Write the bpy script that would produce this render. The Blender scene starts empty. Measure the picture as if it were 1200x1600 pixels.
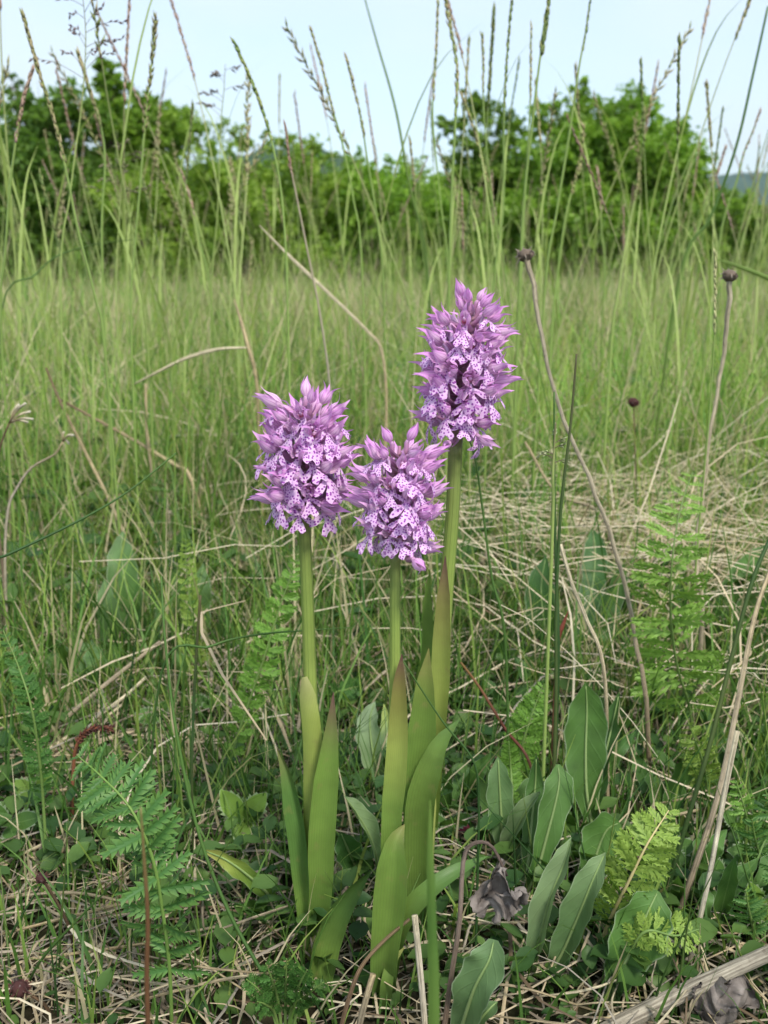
import bpy, math, random
import numpy as np
from mathutils import Vector, Matrix

random.seed(7)
rng = np.random.default_rng(11)
R = math.radians
scene = bpy.context.scene
col = scene.collection

# ------------------------------------------------------------------ camera
F = 1600.0            # focal length in photograph pixels (1200 x 1600)
PITCH = R(14.2)
CAMH = 0.31
cam_d = bpy.data.cameras.new('camera')
cam = bpy.data.objects.new('camera', cam_d)
col.objects.link(cam)
cam.location = (0, 0, CAMH)
cam.rotation_euler = (math.pi / 2 - PITCH, 0, 0)
cam_d.sensor_fit = 'VERTICAL'
cam_d.sensor_height = 36.0
cam_d.lens = 36.0
cam_d.clip_start = 0.01
cam_d.clip_end = 20000
cam_d.dof.use_dof = True
cam_d.dof.focus_distance = 0.405
cam_d.dof.aperture_fstop = 20.0
scene.camera = cam

# ------------------------------------------------------------------ world and sun
SUN_EL, SUN_AZ = R(54), R(152)      # azimuth clockwise from +Y (north)
world = bpy.data.worlds.new('World')
scene.world = world
world.use_nodes = True
nt = world.node_tree
nt.nodes.clear()
w_out = nt.nodes.new('ShaderNodeOutputWorld')
w_bg = nt.nodes.new('ShaderNodeBackground')
w_sky = nt.nodes.new('ShaderNodeTexSky')
w_sky.sky_type = 'NISHITA'
w_sky.sun_disc = False
w_sky.sun_elevation = SUN_EL
w_sky.sun_rotation = SUN_AZ
w_sky.altitude = 200
w_sky.air_density = 1.0
w_sky.dust_density = 1.6
w_tc = nt.nodes.new('ShaderNodeTexCoord')
w_map = nt.nodes.new('ShaderNodeMapping')
w_map.inputs['Scale'].default_value = (1.0, 1.0, 2.6)
w_no = nt.nodes.new('ShaderNodeTexNoise')
w_no.inputs['Scale'].default_value = 2.3
w_no.inputs['Detail'].default_value = 4.0
w_no.inputs['Roughness'].default_value = 0.45
w_ramp = nt.nodes.new('ShaderNodeMapRange')
w_ramp.inputs['From Min'].default_value = 0.32
w_ramp.inputs['From Max'].default_value = 0.66
w_ramp.inputs['To Min'].default_value = 0.22
w_ramp.inputs['To Max'].default_value = 0.9
w_mix = nt.nodes.new('ShaderNodeMix')
w_mix.data_type = 'RGBA'
w_mix.inputs['B'].default_value = (3.6, 4.05, 4.2, 1)     # thin white cloud sheet
nt.links.new(w_tc.outputs['Generated'], w_map.inputs['Vector'])
nt.links.new(w_map.outputs['Vector'], w_no.inputs['Vector'])
nt.links.new(w_no.outputs['Fac'], w_ramp.inputs['Value'])
nt.links.new(w_ramp.outputs['Result'], w_mix.inputs['Factor'])
nt.links.new(w_sky.outputs['Color'], w_mix.inputs['A'])
nt.links.new(w_mix.outputs['Result'], w_bg.inputs['Color'])
nt.links.new(w_bg.outputs['Background'], w_out.inputs['Surface'])
w_bg.inputs['Strength'].default_value = 0.1

sun_d = bpy.data.lights.new('sun', 'SUN')
sun_d.energy = 1.5
sun_d.angle = R(10)
sun_d.color = (1.0, 0.94, 0.85)
sun = bpy.data.objects.new('sun', sun_d)
col.objects.link(sun)
sun.location = (0, 0, 30)
_sd = Vector((math.sin(SUN_AZ) * math.cos(SUN_EL), math.cos(SUN_AZ) * math.cos(SUN_EL), math.sin(SUN_EL)))
sun.rotation_euler = _sd.to_track_quat('Z', 'Y').to_euler()

scene.view_settings.view_transform = 'Standard'
scene.view_settings.look = 'None'
scene.view_settings.gamma = 1.0
scene.view_settings.use_curve_mapping = False
scene.view_settings.exposure = 1.4
scene.render.engine = 'CYCLES'
scene.cycles.max_bounces = 8
scene.cycles.diffuse_bounces = 4
scene.cycles.transmission_bounces = 4
scene.cycles.use_denoising = True

# ------------------------------------------------------------------ helpers
ST, CT = math.sin(PITCH), math.cos(PITCH)


def at(px, py, Y):
    """World point seen at photo pixel (px, py), at ground distance Y in front of the camera."""
    u, v = (px - 600) / F, (800 - py) / F
    dy = v * ST + CT
    t = Y / dy
    return Vector((u * t, Y, CAMH + (v * CT - ST) * t))


def depth(p):
    return p[1] * CT - (p[2] - CAMH) * ST


def gz(x, y):
    s = np.clip((np.asarray(y, dtype=float) - 2.0) / 6.0, 0, 1)
    near = 0.004 * np.sin(x * 23 + 1.3 * np.sin(y * 17)) + 0.003 * np.sin(y * 31 + x * 11) + 0.0025 * np.sin(x * 67 + y * 41)
    far = 0.05 * np.sin(x * 0.7 + 0.4) * np.sin(y * 0.5)
    return near * (1 - s) + far * s


def gnd(px, py):
    """Ground point under a photo pixel."""
    v = (800 - py) / F
    a = math.atan2(-(v * CT - ST), v * ST + CT)
    Y = CAMH / math.tan(a)
    p = at(px, py, Y)
    p.z = float(gz(p.x, p.y))
    return p


def catmull(pts, n):
    pts = [Vector(p) for p in pts]
    if len(pts) == 2:
        return [pts[0].lerp(pts[1], i / (n - 1)) for i in range(n)]
    ext = [pts[0] * 2 - pts[1]] + pts + [pts[-1] * 2 - pts[-2]]
    segs = len(pts) - 1
    out = []
    for i in range(n):
        g = i / (n - 1) * segs
        k = min(int(g), segs - 1)
        t = g - k
        p0, p1, p2, p3 = ext[k:k + 4]
        out.append(0.5 * ((2 * p1) + (p2 - p0) * t + (2 * p0 - 5 * p1 + 4 * p2 - p3) * t * t + (3 * p1 - p0 - 3 * p2 + p3) * t ** 3))
    return out


def interp(vals, t):
    g = t * (len(vals) - 1)
    k = min(int(g), len(vals) - 2)
    a, b = vals[k], vals[k + 1]
    f = g - k
    if isinstance(a, (tuple, list)):
        return tuple(a[i] * (1 - f) + b[i] * f for i in range(len(a)))
    return a * (1 - f) + b * f


def tangents(pts):
    out = []
    for i in range(len(pts)):
        a = pts[max(0, i - 1)]
        b = pts[min(len(pts) - 1, i + 1)]
        d = b - a
        out.append(d.normalized() if d.length > 1e-9 else Vector((0, 0, 1)))
    return out


class MB:
    def __init__(self):
        self.V, self.Fc, self.C, self.U = [], [], [], []

    def v(self, p, c=(1, 1, 1), uv=(0, 0)):
        self.V.append(tuple(p))
        self.C.append((c[0], c[1], c[2], 1.0))
        self.U.append((uv[0], uv[1]))
        return len(self.V) - 1

    def tube(self, pts, rad, c, n=6, cap=True, ridge=0.0):
        """rad: number or list; c: colour or list of colours along the tube."""
        pts = [Vector(p) for p in pts]
        T = tangents(pts)
        ref = Vector((0.31, 0.9, 0.23))
        rings = []
        N = len(pts)
        for i, p in enumerate(pts):
            t = i / (N - 1)
            r = interp(rad, t) if isinstance(rad, (list, tuple)) else rad
            cc = interp(c, t) if isinstance(c[0], (tuple, list)) else c
            a = T[i].cross(ref)
            if a.length < 1e-4:
                a = T[i].cross(Vector((1, 0, 0)))
            a.normalize()
            b = T[i].cross(a)
            ring = []
            for k in range(n):
                th = 2 * math.pi * k / n
                rr = r * (1 + ridge * (1 if k % 2 else -1))
                ring.append(self.v(p + a * (rr * math.cos(th)) + b * (rr * math.sin(th)), cc, (k / n, t)))
            rings.append(ring)
        for i in range(N - 1):
            for k in range(n):
                self.Fc.append((rings[i][k], rings[i][(k + 1) % n], rings[i + 1][(k + 1) % n], rings[i + 1][k]))
        if cap:
            self.Fc.append(tuple(reversed(rings[0])))
            self.Fc.append(tuple(rings[-1]))

    def ribbon(self, pts, side, nrm, hw, c, nx=4, cup=0.0, wave=0.0, wfreq=5, wph=0.0, vfold=0.0, thick=0.0):
        """Leaf blade: rows of nx+1 points across; hw half width per row; cup lifts the edges along nrm."""
        N = len(pts)
        layers = (0,) if thick == 0 else (1, -1)
        allrows = []
        for L in layers:
            rows = []
            for i in range(N):
                t = i / (N - 1)
                cc = interp(c, t) if isinstance(c[0], (tuple, list)) else c
                row = []
                for k in range(nx + 1):
                    s = -1 + 2 * k / nx
                    w = hw[i] * (1 + wave * 0.5 * abs(s) * math.sin(wfreq * 1.7 * t * 6.28 + wph + s))
                    off = cup * hw[i] * s * s + vfold * hw[i] * abs(s)
                    off += wave * hw[i] * s * s * math.sin(wfreq * t * 6.28 + wph + (1.5 if s > 0 else 0))
                    off += L * thick * 0.5 * (1 - abs(s) ** 6)
                    row.append(self.v(pts[i] + side[i] * (s * w) + nrm[i] * off, cc, (s, t)))
                rows.append(row)
            allrows.append(rows)
            for i in range(N - 1):
                for k in range(nx):
                    f = (rows[i][k], rows[i][k + 1], rows[i + 1][k + 1], rows[i + 1][k])
                    self.Fc.append(f if L >= 0 else tuple(reversed(f)))

    def mesh(self, name, mat, origin=(0, 0, 0), smooth=True):
        me = bpy.data.meshes.new(name)
        o = Vector(origin)
        me.from_pydata([(p[0] - o.x, p[1] - o.y, p[2] - o.z) for p in self.V], [], self.Fc)
        a = me.color_attributes.new('Col', 'FLOAT_COLOR', 'POINT')
        a.data.foreach_set('color', np.array(self.C, dtype=np.float32).ravel())
        uvl = me.uv_layers.new(name='UVMap')
        li = np.empty(len(me.loops), dtype=np.int32)
        me.loops.foreach_get('vertex_index', li)
        uvl.data.foreach_set('uv', np.array(self.U, dtype=np.float32)[li].ravel())
        if smooth:
            me.polygons.foreach_set('use_smooth', [True] * len(me.polygons))
        me.materials.append(mat)
        me.update()
        return me


def link(name, me, parent=None, mtx=None):
    o = bpy.data.objects.new(name, me)
    col.objects.link(o)
    if parent is not None:
        o.parent = parent
    if mtx is not None:
        o.matrix_basis = mtx
    return o


def tag(o, label=None, cat=None, group=None, kind=None):
    if label:
        o['label'] = label
    if cat:
        o['category'] = cat
    if group:
        o['group'] = group
    if kind:
        o['kind'] = kind
    return o


def thing(name, label, cat, loc, group=None):
    o = bpy.data.objects.new(name, None)
    o.empty_display_size = 0.02
    col.objects.link(o)
    o.location = loc
    return tag(o, label, cat, group)


def part(name, mb, mat, parent, smooth=True):
    """A part of a thing whose Empty carries only a location (mesh given in world coordinates)."""
    root = parent
    loc = Vector((0, 0, 0))
    while root is not None:
        loc += Vector(root.location)
        root = root.parent
    return link(name, mb.mesh(name, mat, loc, smooth), parent)


def copy_tree(o, parent=None):
    c = o.copy()
    col.objects.link(c)
    c.parent = parent
    for ch in o.children:
        copy_tree(ch, c)
    return c


def np_mesh(name, V, Q, C, mat, smooth=True):
    """Big mesh from numpy arrays: V (n,3), Q (m,4 or 3) faces, C (n,3)."""
    me = bpy.data.meshes.new(name)
    k = Q.shape[1]
    me.vertices.add(len(V))
    me.vertices.foreach_set('co', V.astype(np.float32).ravel())
    me.loops.add(Q.size)
    me.loops.foreach_set('vertex_index', Q.astype(np.int32).ravel())
    me.polygons.add(len(Q))
    me.polygons.foreach_set('loop_start', np.arange(0, Q.size, k, dtype=np.int32))
    me.polygons.foreach_set('loop_total', np.full(len(Q), k, dtype=np.int32))
    me.polygons.foreach_set('use_smooth', np.full(len(Q), smooth))
    a = me.color_attributes.new('Col', 'FLOAT_COLOR', 'POINT')
    cc = np.ones((len(V), 4), dtype=np.float32)
    cc[:, :3] = C
    a.data.foreach_set('color', cc.ravel())
    me.materials.append(mat)
    me.update(calc_edges=True)
    me.validate()
    return me


# ------------------------------------------------------------------ materials
def mat_new(name):
    m = bpy.data.materials.new(name)
    m.use_nodes = True
    n = m.node_tree
    n.nodes.clear()
    return m, n, n.nodes, n.links


def math_node(N, Lk, op, a, b=None, clamp=False):
    x = N.new('ShaderNodeMath')
    x.operation = op
    x.use_clamp = clamp
    for i, q in enumerate((a, b)):
        if q is None:
            continue
        if isinstance(q, (int, float)):
            x.inputs[i].default_value = q
        else:
            Lk.new(q, x.inputs[i])
    return x.outputs[0]


def mix_col(N, Lk, fac, a, b, blend='MIX'):
    x = N.new('ShaderNodeMix')
    x.data_type = 'RGBA'
    x.blend_type = blend
    if isinstance(fac, (int, float)):
        x.inputs['Factor'].default_value = fac
    else:
        Lk.new(fac, x.inputs['Factor'])
    for k, q in (('A', a), ('B', b)):
        if isinstance(q, tuple):
            x.inputs[k].default_value = (*q, 1)
        else:
            Lk.new(q, x.inputs[k])
    return x.outputs['Result']


def plant_mat(name, rough=0.5, transl=0.25, noise=0.35, nscale=60.0, veins=0, midrib=False, margin=False, spec=0.35, bump=0.3, rand=0.2, tint=None, blotch=None, streak=0.0):
    """Plant surface: colour from the mesh's own colour attribute, mottled by noise, with UV veins."""
    m, n, N, Lk = mat_new(name)
    out = N.new('ShaderNodeOutputMaterial')
    at_ = N.new('ShaderNodeAttribute')
    at_.attribute_name = 'Col'
    c = at_.outputs['Color']
    tc = N.new('ShaderNodeTexCoord')
    oi = N.new('ShaderNodeObjectInfo')
    no = N.new('ShaderNodeTexNoise')
    no.inputs['Scale'].default_value = nscale
    no.inputs['Detail'].default_value = 4
    Lk.new(tc.outputs['Object'], no.inputs['Vector'])
    f = math_node(N, Lk, 'MULTIPLY', math_node(N, Lk, 'SUBTRACT', no.outputs['Fac'], 0.5), noise * 2)
    f2 = math_node(N, Lk, 'MULTIPLY', math_node(N, Lk, 'SUBTRACT', oi.outputs['Random'], 0.5), rand)
    g = math_node(N, Lk, 'ADD', math_node(N, Lk, 'ADD', f, f2), 1.0)
    hs = N.new('ShaderNodeVectorMath')
    hs.operation = 'SCALE'
    Lk.new(c, hs.inputs[0])
    Lk.new(g, hs.inputs['Scale'])
    c = hs.outputs['Vector']
    if blotch:
        n3 = N.new('ShaderNodeTexNoise')
        n3.inputs['Scale'].default_value = nscale * 2.3
        n3.inputs['Detail'].default_value = 5
        Lk.new(tc.outputs['Object'], n3.inputs['Vector'])
        bf = math_node(N, Lk, 'MULTIPLY', math_node(N, Lk, 'SUBTRACT', n3.outputs['Fac'], 0.6), 5.0, True)
        c = mix_col(N, Lk, math_node(N, Lk, 'MULTIPLY', bf, 0.7), c, blotch)
    height = no.outputs['Fac']
    if streak:
        uvs = N.new('ShaderNodeUVMap')
        mp = N.new('ShaderNodeMapping')
        mp.inputs['Scale'].default_value = (9.0, 2.2, 1.0)
        Lk.new(uvs.outputs['UV'], mp.inputs['Vector'])
        lo = N.new('ShaderNodeVectorMath')
        lo.operation = 'ADD'
        Lk.new(mp.outputs['Vector'], lo.inputs[0])
        cb = N.new('ShaderNodeCombineXYZ')
        Lk.new(math_node(N, Lk, 'MULTIPLY', oi.outputs['Random'], 50.0), cb.inputs['Z'])
        Lk.new(cb.outputs[0], lo.inputs[1])
        n4 = N.new('ShaderNodeTexNoise')
        n4.inputs['Scale'].default_value = 1.6
        n4.inputs['Detail'].default_value = 6
        n4.inputs['Roughness'].default_value = 0.7
        Lk.new(lo.outputs[0], n4.inputs['Vector'])
        sf = math_node(N, Lk, 'MULTIPLY', math_node(N, Lk, 'SUBTRACT', n4.outputs['Fac'], 0.47), 4.5, True)
        c = mix_col(N, Lk, math_node(N, Lk, 'MULTIPLY', sf, streak), c, (0.07, 0.052, 0.036))
        height = math_node(N, Lk, 'SUBTRACT', height, sf)
    if veins or midrib or margin:
        uv = N.new('ShaderNodeUVMap')
        sx = N.new('ShaderNodeSeparateXYZ')
        Lk.new(uv.outputs['UV'], sx.inputs[0])
        u, v = sx.outputs['X'], sx.outputs['Y']
        if veins:
            fr = math_node(N, Lk, 'FRACT', math_node(N, Lk, 'ADD', math_node(N, Lk, 'MULTIPLY', u, veins), 0.5))
            d = math_node(N, Lk, 'ABSOLUTE', math_node(N, Lk, 'SUBTRACT', fr, 0.5))
            line = math_node(N, Lk, 'SUBTRACT', 1.0, math_node(N, Lk, 'MULTIPLY', d, 6.0), True)
            c = mix_col(N, Lk, math_node(N, Lk, 'MULTIPLY', math_node(N, Lk, 'MULTIPLY', line, no.outputs['Fac']), 0.34), c, (0.06, 0.11, 0.02))
            height = math_node(N, Lk, 'ADD', height, math_node(N, Lk, 'MULTIPLY', line, -0.45))
        if midrib:
            au = math_node(N, Lk, 'ABSOLUTE', u)
            ln = math_node(N, Lk, 'SUBTRACT', 1.0, math_node(N, Lk, 'MULTIPLY', au, 14.0), True)
            c = mix_col(N, Lk, math_node(N, Lk, 'MULTIPLY', ln, 0.5), c, (0.22, 0.34, 0.12))
            sv = math_node(N, Lk, 'FRACT', math_node(N, Lk, 'SUBTRACT', math_node(N, Lk, 'MULTIPLY', v, 9.0), math_node(N, Lk, 'MULTIPLY', au, 1.6)))
            sd = math_node(N, Lk, 'ABSOLUTE', math_node(N, Lk, 'SUBTRACT', sv, 0.5))
            sl = math_node(N, Lk, 'SUBTRACT', 1.0, math_node(N, Lk, 'MULTIPLY', sd, 9.0), True)
            c = mix_col(N, Lk, math_node(N, Lk, 'MULTIPLY', sl, 0.06), c, (0.2, 0.32, 0.12))
            height = math_node(N, Lk, 'ADD', height, math_node(N, Lk, 'MULTIPLY', sl, -0.25))
        if margin:
            au = math_node(N, Lk, 'ABSOLUTE', u)
            mg = math_node(N, Lk, 'MULTIPLY', math_node(N, Lk, 'SUBTRACT', au, 0.93), 14.0, True)
            c = mix_col(N, Lk, math_node(N, Lk, 'MULTIPLY', mg, 0.6), c, (0.4, 0.47, 0.33))
    bs = N.new('ShaderNodeBsdfPrincipled')
    Lk.new(c, bs.inputs['Base Color'])
    bs.inputs['Roughness'].default_value = rough
    bs.inputs['Specular IOR Level'].default_value = spec
    if bump:
        bp = N.new('ShaderNodeBump')
        bp.inputs['Strength'].default_value = bump
        bp.inputs['Distance'].default_value = 0.0006
        Lk.new(height, bp.inputs['Height'])
        Lk.new(bp.outputs['Normal'], bs.inputs['Normal'])
    if transl > 0:
        tr = N.new('ShaderNodeBsdfTranslucent')
        tc2 = mix_col(N, Lk, 1.0, c, tint or (1.15, 1.2, 0.6), 'MULTIPLY')
        Lk.new(tc2, tr.inputs['Color'])
        mx = N.new('ShaderNodeMixShader')
        mx.inputs[0].default_value = transl
        Lk.new(bs.outputs[0], mx.inputs[1])
        Lk.new(tr.outputs[0], mx.inputs[2])
        Lk.new(mx.outputs[0], out.inputs['Surface'])
    else:
        Lk.new(bs.outputs[0], out.inputs['Surface'])
    return m


M = {}
M['grass'] = plant_mat('grass_blades', 0.5, 0.35, 0.3, 40, spec=0.3, bump=0)
M['stem'] = plant_mat('green_stem', 0.45, 0.1, 0.2, 90, bump=0.3)
M['orchid_leaf'] = plant_mat('orchid_leaf', 0.42, 0.3, 0.35, 70, veins=5.5, spec=0.4, bump=0.4, blotch=(0.3, 0.29, 0.1))
M['broad_leaf'] = plant_mat('broad_leaf', 0.55, 0.22, 0.5, 75, midrib=True, margin=True, spec=0.3, bump=0.6)
M['feather'] = plant_mat('feathery_leaf', 0.5, 0.3, 0.3, 120, spec=0.3, bump=0)
M['dry'] = plant_mat('dry_straw', 0.75, 0.05, 0.5, 160, spec=0.15, bump=0.7, tint=(1.0, 0.95, 0.8), blotch=(0.1, 0.075, 0.05), streak=0.75)
M['orchid_stem'] = plant_mat('orchid_stem', 0.4, 0.12, 0.2, 90, veins=9, bump=0.5)
M['straw'] = plant_mat('straw_litter', 0.65, 0.15, 0.4, 50, spec=0.25, bump=0, tint=(1, 0.95, 0.8))
M['dark'] = plant_mat('withered', 0.85, 0.05, 0.5, 260, spec=0.15, bump=1.0, tint=(1, 0.9, 0.8), blotch=(0.3, 0.28, 0.27))
M['tree_leaf'] = plant_mat('shrub_leaves', 0.45, 0.45, 0.3, 1.8, spec=0.3, bump=0)
M['bark'] = plant_mat('bark', 0.9, 0, 0.5, 8, spec=0.1, bump=0.5)


def sepal_mat():
    m, n, N, Lk = mat_new('orchid_sepal')
    out = N.new('ShaderNodeOutputMaterial')
    uv = N.new('ShaderNodeUVMap')
    sx = N.new('ShaderNodeSeparateXYZ')
    Lk.new(uv.outputs['UV'], sx.inputs[0])
    u, v = sx.outputs['X'], sx.outputs['Y']
    oi = N.new('ShaderNodeObjectInfo')
    au = math_node(N, Lk, 'ABSOLUTE', u)
    fr = math_node(N, Lk, 'FRACT', math_node(N, Lk, 'ADD', math_node(N, Lk, 'MULTIPLY', u, 1.7), 0.5))
    d = math_node(N, Lk, 'ABSOLUTE', math_node(N, Lk, 'SUBTRACT', fr, 0.5))
    line = math_node(N, Lk, 'SUBTRACT', 1.0, math_node(N, Lk, 'MULTIPLY', d, 5.0), True)
    line = math_node(N, Lk, 'MULTIPLY', line, math_node(N, Lk, 'SUBTRACT', 1.1, v, True))
    no = N.new('ShaderNodeTexNoise')
    no.inputs['Scale'].default_value = 3.0
    Lk.new(uv.outputs['UV'], no.inputs['Vector'])
    pale, lil, deep = (0.86, 0.62, 0.80), (0.74, 0.30, 0.74), (0.38, 0.09, 0.36)
    # paler towards the base, lilac towards tip and edges
    g = math_node(N, Lk, 'ADD', math_node(N, Lk, 'MULTIPLY', math_node(N, Lk, 'SUBTRACT', v, 0.2), 0.9), math_node(N, Lk, 'MULTIPLY', au, 0.35))
    g = math_node(N, Lk, 'ADD', g, math_node(N, Lk, 'MULTIPLY', math_node(N, Lk, 'SUBTRACT', no.outputs['Fac'], 0.5), 0.5))
    g = math_node(N, Lk, 'ADD', g, math_node(N, Lk, 'MULTIPLY', math_node(N, Lk, 'SUBTRACT', oi.outputs['Random'], 0.5), 0.45), True)
    c = mix_col(N, Lk, g, pale, lil)
    c = mix_col(N, Lk, math_node(N, Lk, 'MULTIPLY', line, 0.75), c, deep)
    bs = N.new('ShaderNodeBsdfPrincipled')
    Lk.new(c, bs.inputs['Base Color'])
    bs.inputs['Roughness'].default_value = 0.5
    bs.inputs['Specular IOR Level'].default_value = 0.25
    tr = N.new('ShaderNodeBsdfTranslucent')
    Lk.new(c, tr.inputs['Color'])
    mx = N.new('ShaderNodeMixShader')
    mx.inputs[0].default_value = 0.35
    Lk.new(bs.outputs[0], mx.inputs[1])
    Lk.new(tr.outputs[0], mx.inputs[2])
    Lk.new(mx.outputs[0], out.inputs['Surface'])
    return m


def lip_mat():
    m, n, N, Lk = mat_new('orchid_lip')
    out = N.new('ShaderNodeOutputMaterial')
    uv = N.new('ShaderNodeUVMap')
    oi = N.new('ShaderNodeObjectInfo')
    cx = N.new('ShaderNodeCombineXYZ')
    Lk.new(math_node(N, Lk, 'MULTIPLY', oi.outputs['Random'], 37.0), cx.inputs['X'])
    Lk.new(math_node(N, Lk, 'MULTIPLY', oi.outputs['Random'], 91.0), cx.inputs['Y'])
    ad = N.new('ShaderNodeVectorMath')
    ad.operation = 'ADD'
    Lk.new(uv.outputs['UV'], ad.inputs[0])
    Lk.new(cx.outputs[0], ad.inputs[1])
    vo = N.new('ShaderNodeTexVoronoi')
    vo.voronoi_dimensions = '2D'
    vo.inputs['Scale'].default_value = 0.78          # UV is in millimetres
    vo.inputs['Randomness'].default_value = 0.75
    Lk.new(ad.outputs[0], vo.inputs['Vector'])
    spot = math_node(N, Lk, 'MULTIPLY', math_node(N, Lk, 'SUBTRACT', 0.335, vo.outputs['Distance']), 9.0, True)
    no = N.new('ShaderNodeTexNoise')
    no.inputs['Scale'].default_value = 0.35
    Lk.new(ad.outputs[0], no.inputs['Vector'])
    c0 = mix_col(N, Lk, math_node(N, Lk, 'MULTIPLY', math_node(N, Lk, 'SUBTRACT', no.outputs['Fac'], 0.3), 1.6, True), (0.86, 0.64, 0.86), (0.76, 0.37, 0.80))
    c = mix_col(N, Lk, math_node(N, Lk, 'MULTIPLY', spot, 0.95), c0, (0.28, 0.03, 0.37))
    bs = N.new('ShaderNodeBsdfPrincipled')
    Lk.new(c, bs.inputs['Base Color'])
    bs.inputs['Roughness'].default_value = 0.55
    bs.inputs['Specular IOR Level'].default_value = 0.2
    tr = N.new('ShaderNodeBsdfTranslucent')
    Lk.new(c, tr.inputs['Color'])
    mx = N.new('ShaderNodeMixShader')
    mx.inputs[0].default_value = 0.3
    Lk.new(bs.outputs[0], mx.inputs[1])
    Lk.new(tr.outputs[0], mx.inputs[2])
    Lk.new(mx.outputs[0], out.inputs['Surface'])
    return m


M['sepal'] = sepal_mat()
M['lip'] = lip_mat()
M['ovary'] = plant_mat('orchid_ovary', 0.5, 0.1, 0.3, 300, bump=0, tint=(1, .8, .9))


def ground_mat():
    m, n, N, Lk = mat_new('meadow_soil')
    out = N.new('ShaderNodeOutputMaterial')
    tc = N.new('ShaderNodeTexCoord')
    n1 = N.new('ShaderNodeTexNoise')
    n1.inputs['Scale'].default_value = 28
    n1.inputs['Detail'].default_value = 8
    n2 = N.new('ShaderNodeTexNoise')
    n2.inputs['Scale'].default_value = 190
    n2.inputs['Detail'].default_value = 6
    n3 = N.new('ShaderNodeTexNoise')
    n3.inputs['Scale'].default_value = 1.4
    n3.inputs['Detail'].default_value = 5
    for q in (n1, n2, n3):
        Lk.new(tc.outputs['Object'], q.inputs['Vector'])
    r = N.new('ShaderNodeValToRGB')
    e = r.color_ramp.elements
    e[0].position, e[0].color = 0.34, (0.012, 0.009, 0.006, 1)
    e[1].position, e[1].color = 0.72, (0.075, 0.06, 0.034, 1)
    k = r.color_ramp.elements.new(0.5)
    k.color = (0.03, 0.027, 0.014, 1)
    Lk.new(n1.outputs['Fac'], r.inputs[0])
    c = mix_col(N, Lk, math_node(N, Lk, 'MULTIPLY', math_node(N, Lk, 'SUBTRACT', n3.outputs['Fac'], 0.42), 4.0, True), r.outputs[0], (0.03, 0.055, 0.014))
    c = mix_col(N, Lk, math_node(N, Lk, 'MULTIPLY', math_node(N, Lk, 'SUBTRACT', n2.outputs['Fac'], 0.55), 4.0, True), c, (0.11, 0.09, 0.055))
    bs = N.new('ShaderNodeBsdfPrincipled')
    Lk.new(c, bs.inputs['Base Color'])
    bs.inputs['Roughness'].default_value = 0.95
    bs.inputs['Specular IOR Level'].default_value = 0.1
    bp = N.new('ShaderNodeBump')
    bp.inputs['Strength'].default_value = 0.8
    bp.inputs['Distance'].default_value = 0.004
    Lk.new(n2.outputs['Fac'], bp.inputs['Height'])
    Lk.new(bp.outputs['Normal'], bs.inputs['Normal'])
    Lk.new(bs.outputs[0], out.inputs['Surface'])
    return m


M['ground'] = ground_mat()


def hill_mat():
    m, n, N, Lk = mat_new('wooded_hill')
    out = N.new('ShaderNodeOutputMaterial')
    tc = N.new('ShaderNodeTexCoord')
    n1 = N.new('ShaderNodeTexNoise')
    n1.inputs['Scale'].default_value = 0.05
    n1.inputs['Detail'].default_value = 8
    Lk.new(tc.outputs['Object'], n1.inputs['Vector'])
    c = mix_col(N, Lk, n1.outputs['Fac'], (0.02, 0.045, 0.018), (0.07, 0.11, 0.04))
    bs = N.new('ShaderNodeBsdfPrincipled')
    Lk.new(c, bs.inputs['Base Color'])
    bs.inputs['Roughness'].default_value = 1.0
    bs.inputs['Specular IOR Level'].default_value = 0.0
    Lk.new(bs.outputs[0], out.inputs['Surface'])
    return m


M['hill'] = hill_mat()

# ------------------------------------------------------------------ ground and hills
def build_ground():
    def axis(lim, near, n):
        a = np.linspace(0, 1, n)
        return near * np.sinh(a * math.asinh(lim / near))
    xs = axis(5000, 0.35, 90)
    xs = np.concatenate([-xs[:0:-1], xs])
    ys = axis(4200, 0.5, 150)
    ys = np.concatenate([-axis(250, 0.3, 40)[:0:-1], ys])
    X, Y = np.meshgrid(xs, ys)
    Z = gz(X, Y)
    V = np.stack([X.ravel(), Y.ravel(), Z.ravel()], 1)
    nx, ny = len(xs), len(ys)
    i = np.arange(nx * ny).reshape(ny, nx)
    Q = np.stack([i[:-1, :-1].ravel(), i[:-1, 1:].ravel(), i[1:, 1:].ravel(), i[1:, :-1].ravel()], 1)
    o = link('ground', np_mesh('ground', V, Q, np.ones((len(V), 3)), M['ground']))
    tag(o, 'dark soil of the meadow under thatch and grass', 'ground', kind='structure')


build_ground()


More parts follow.
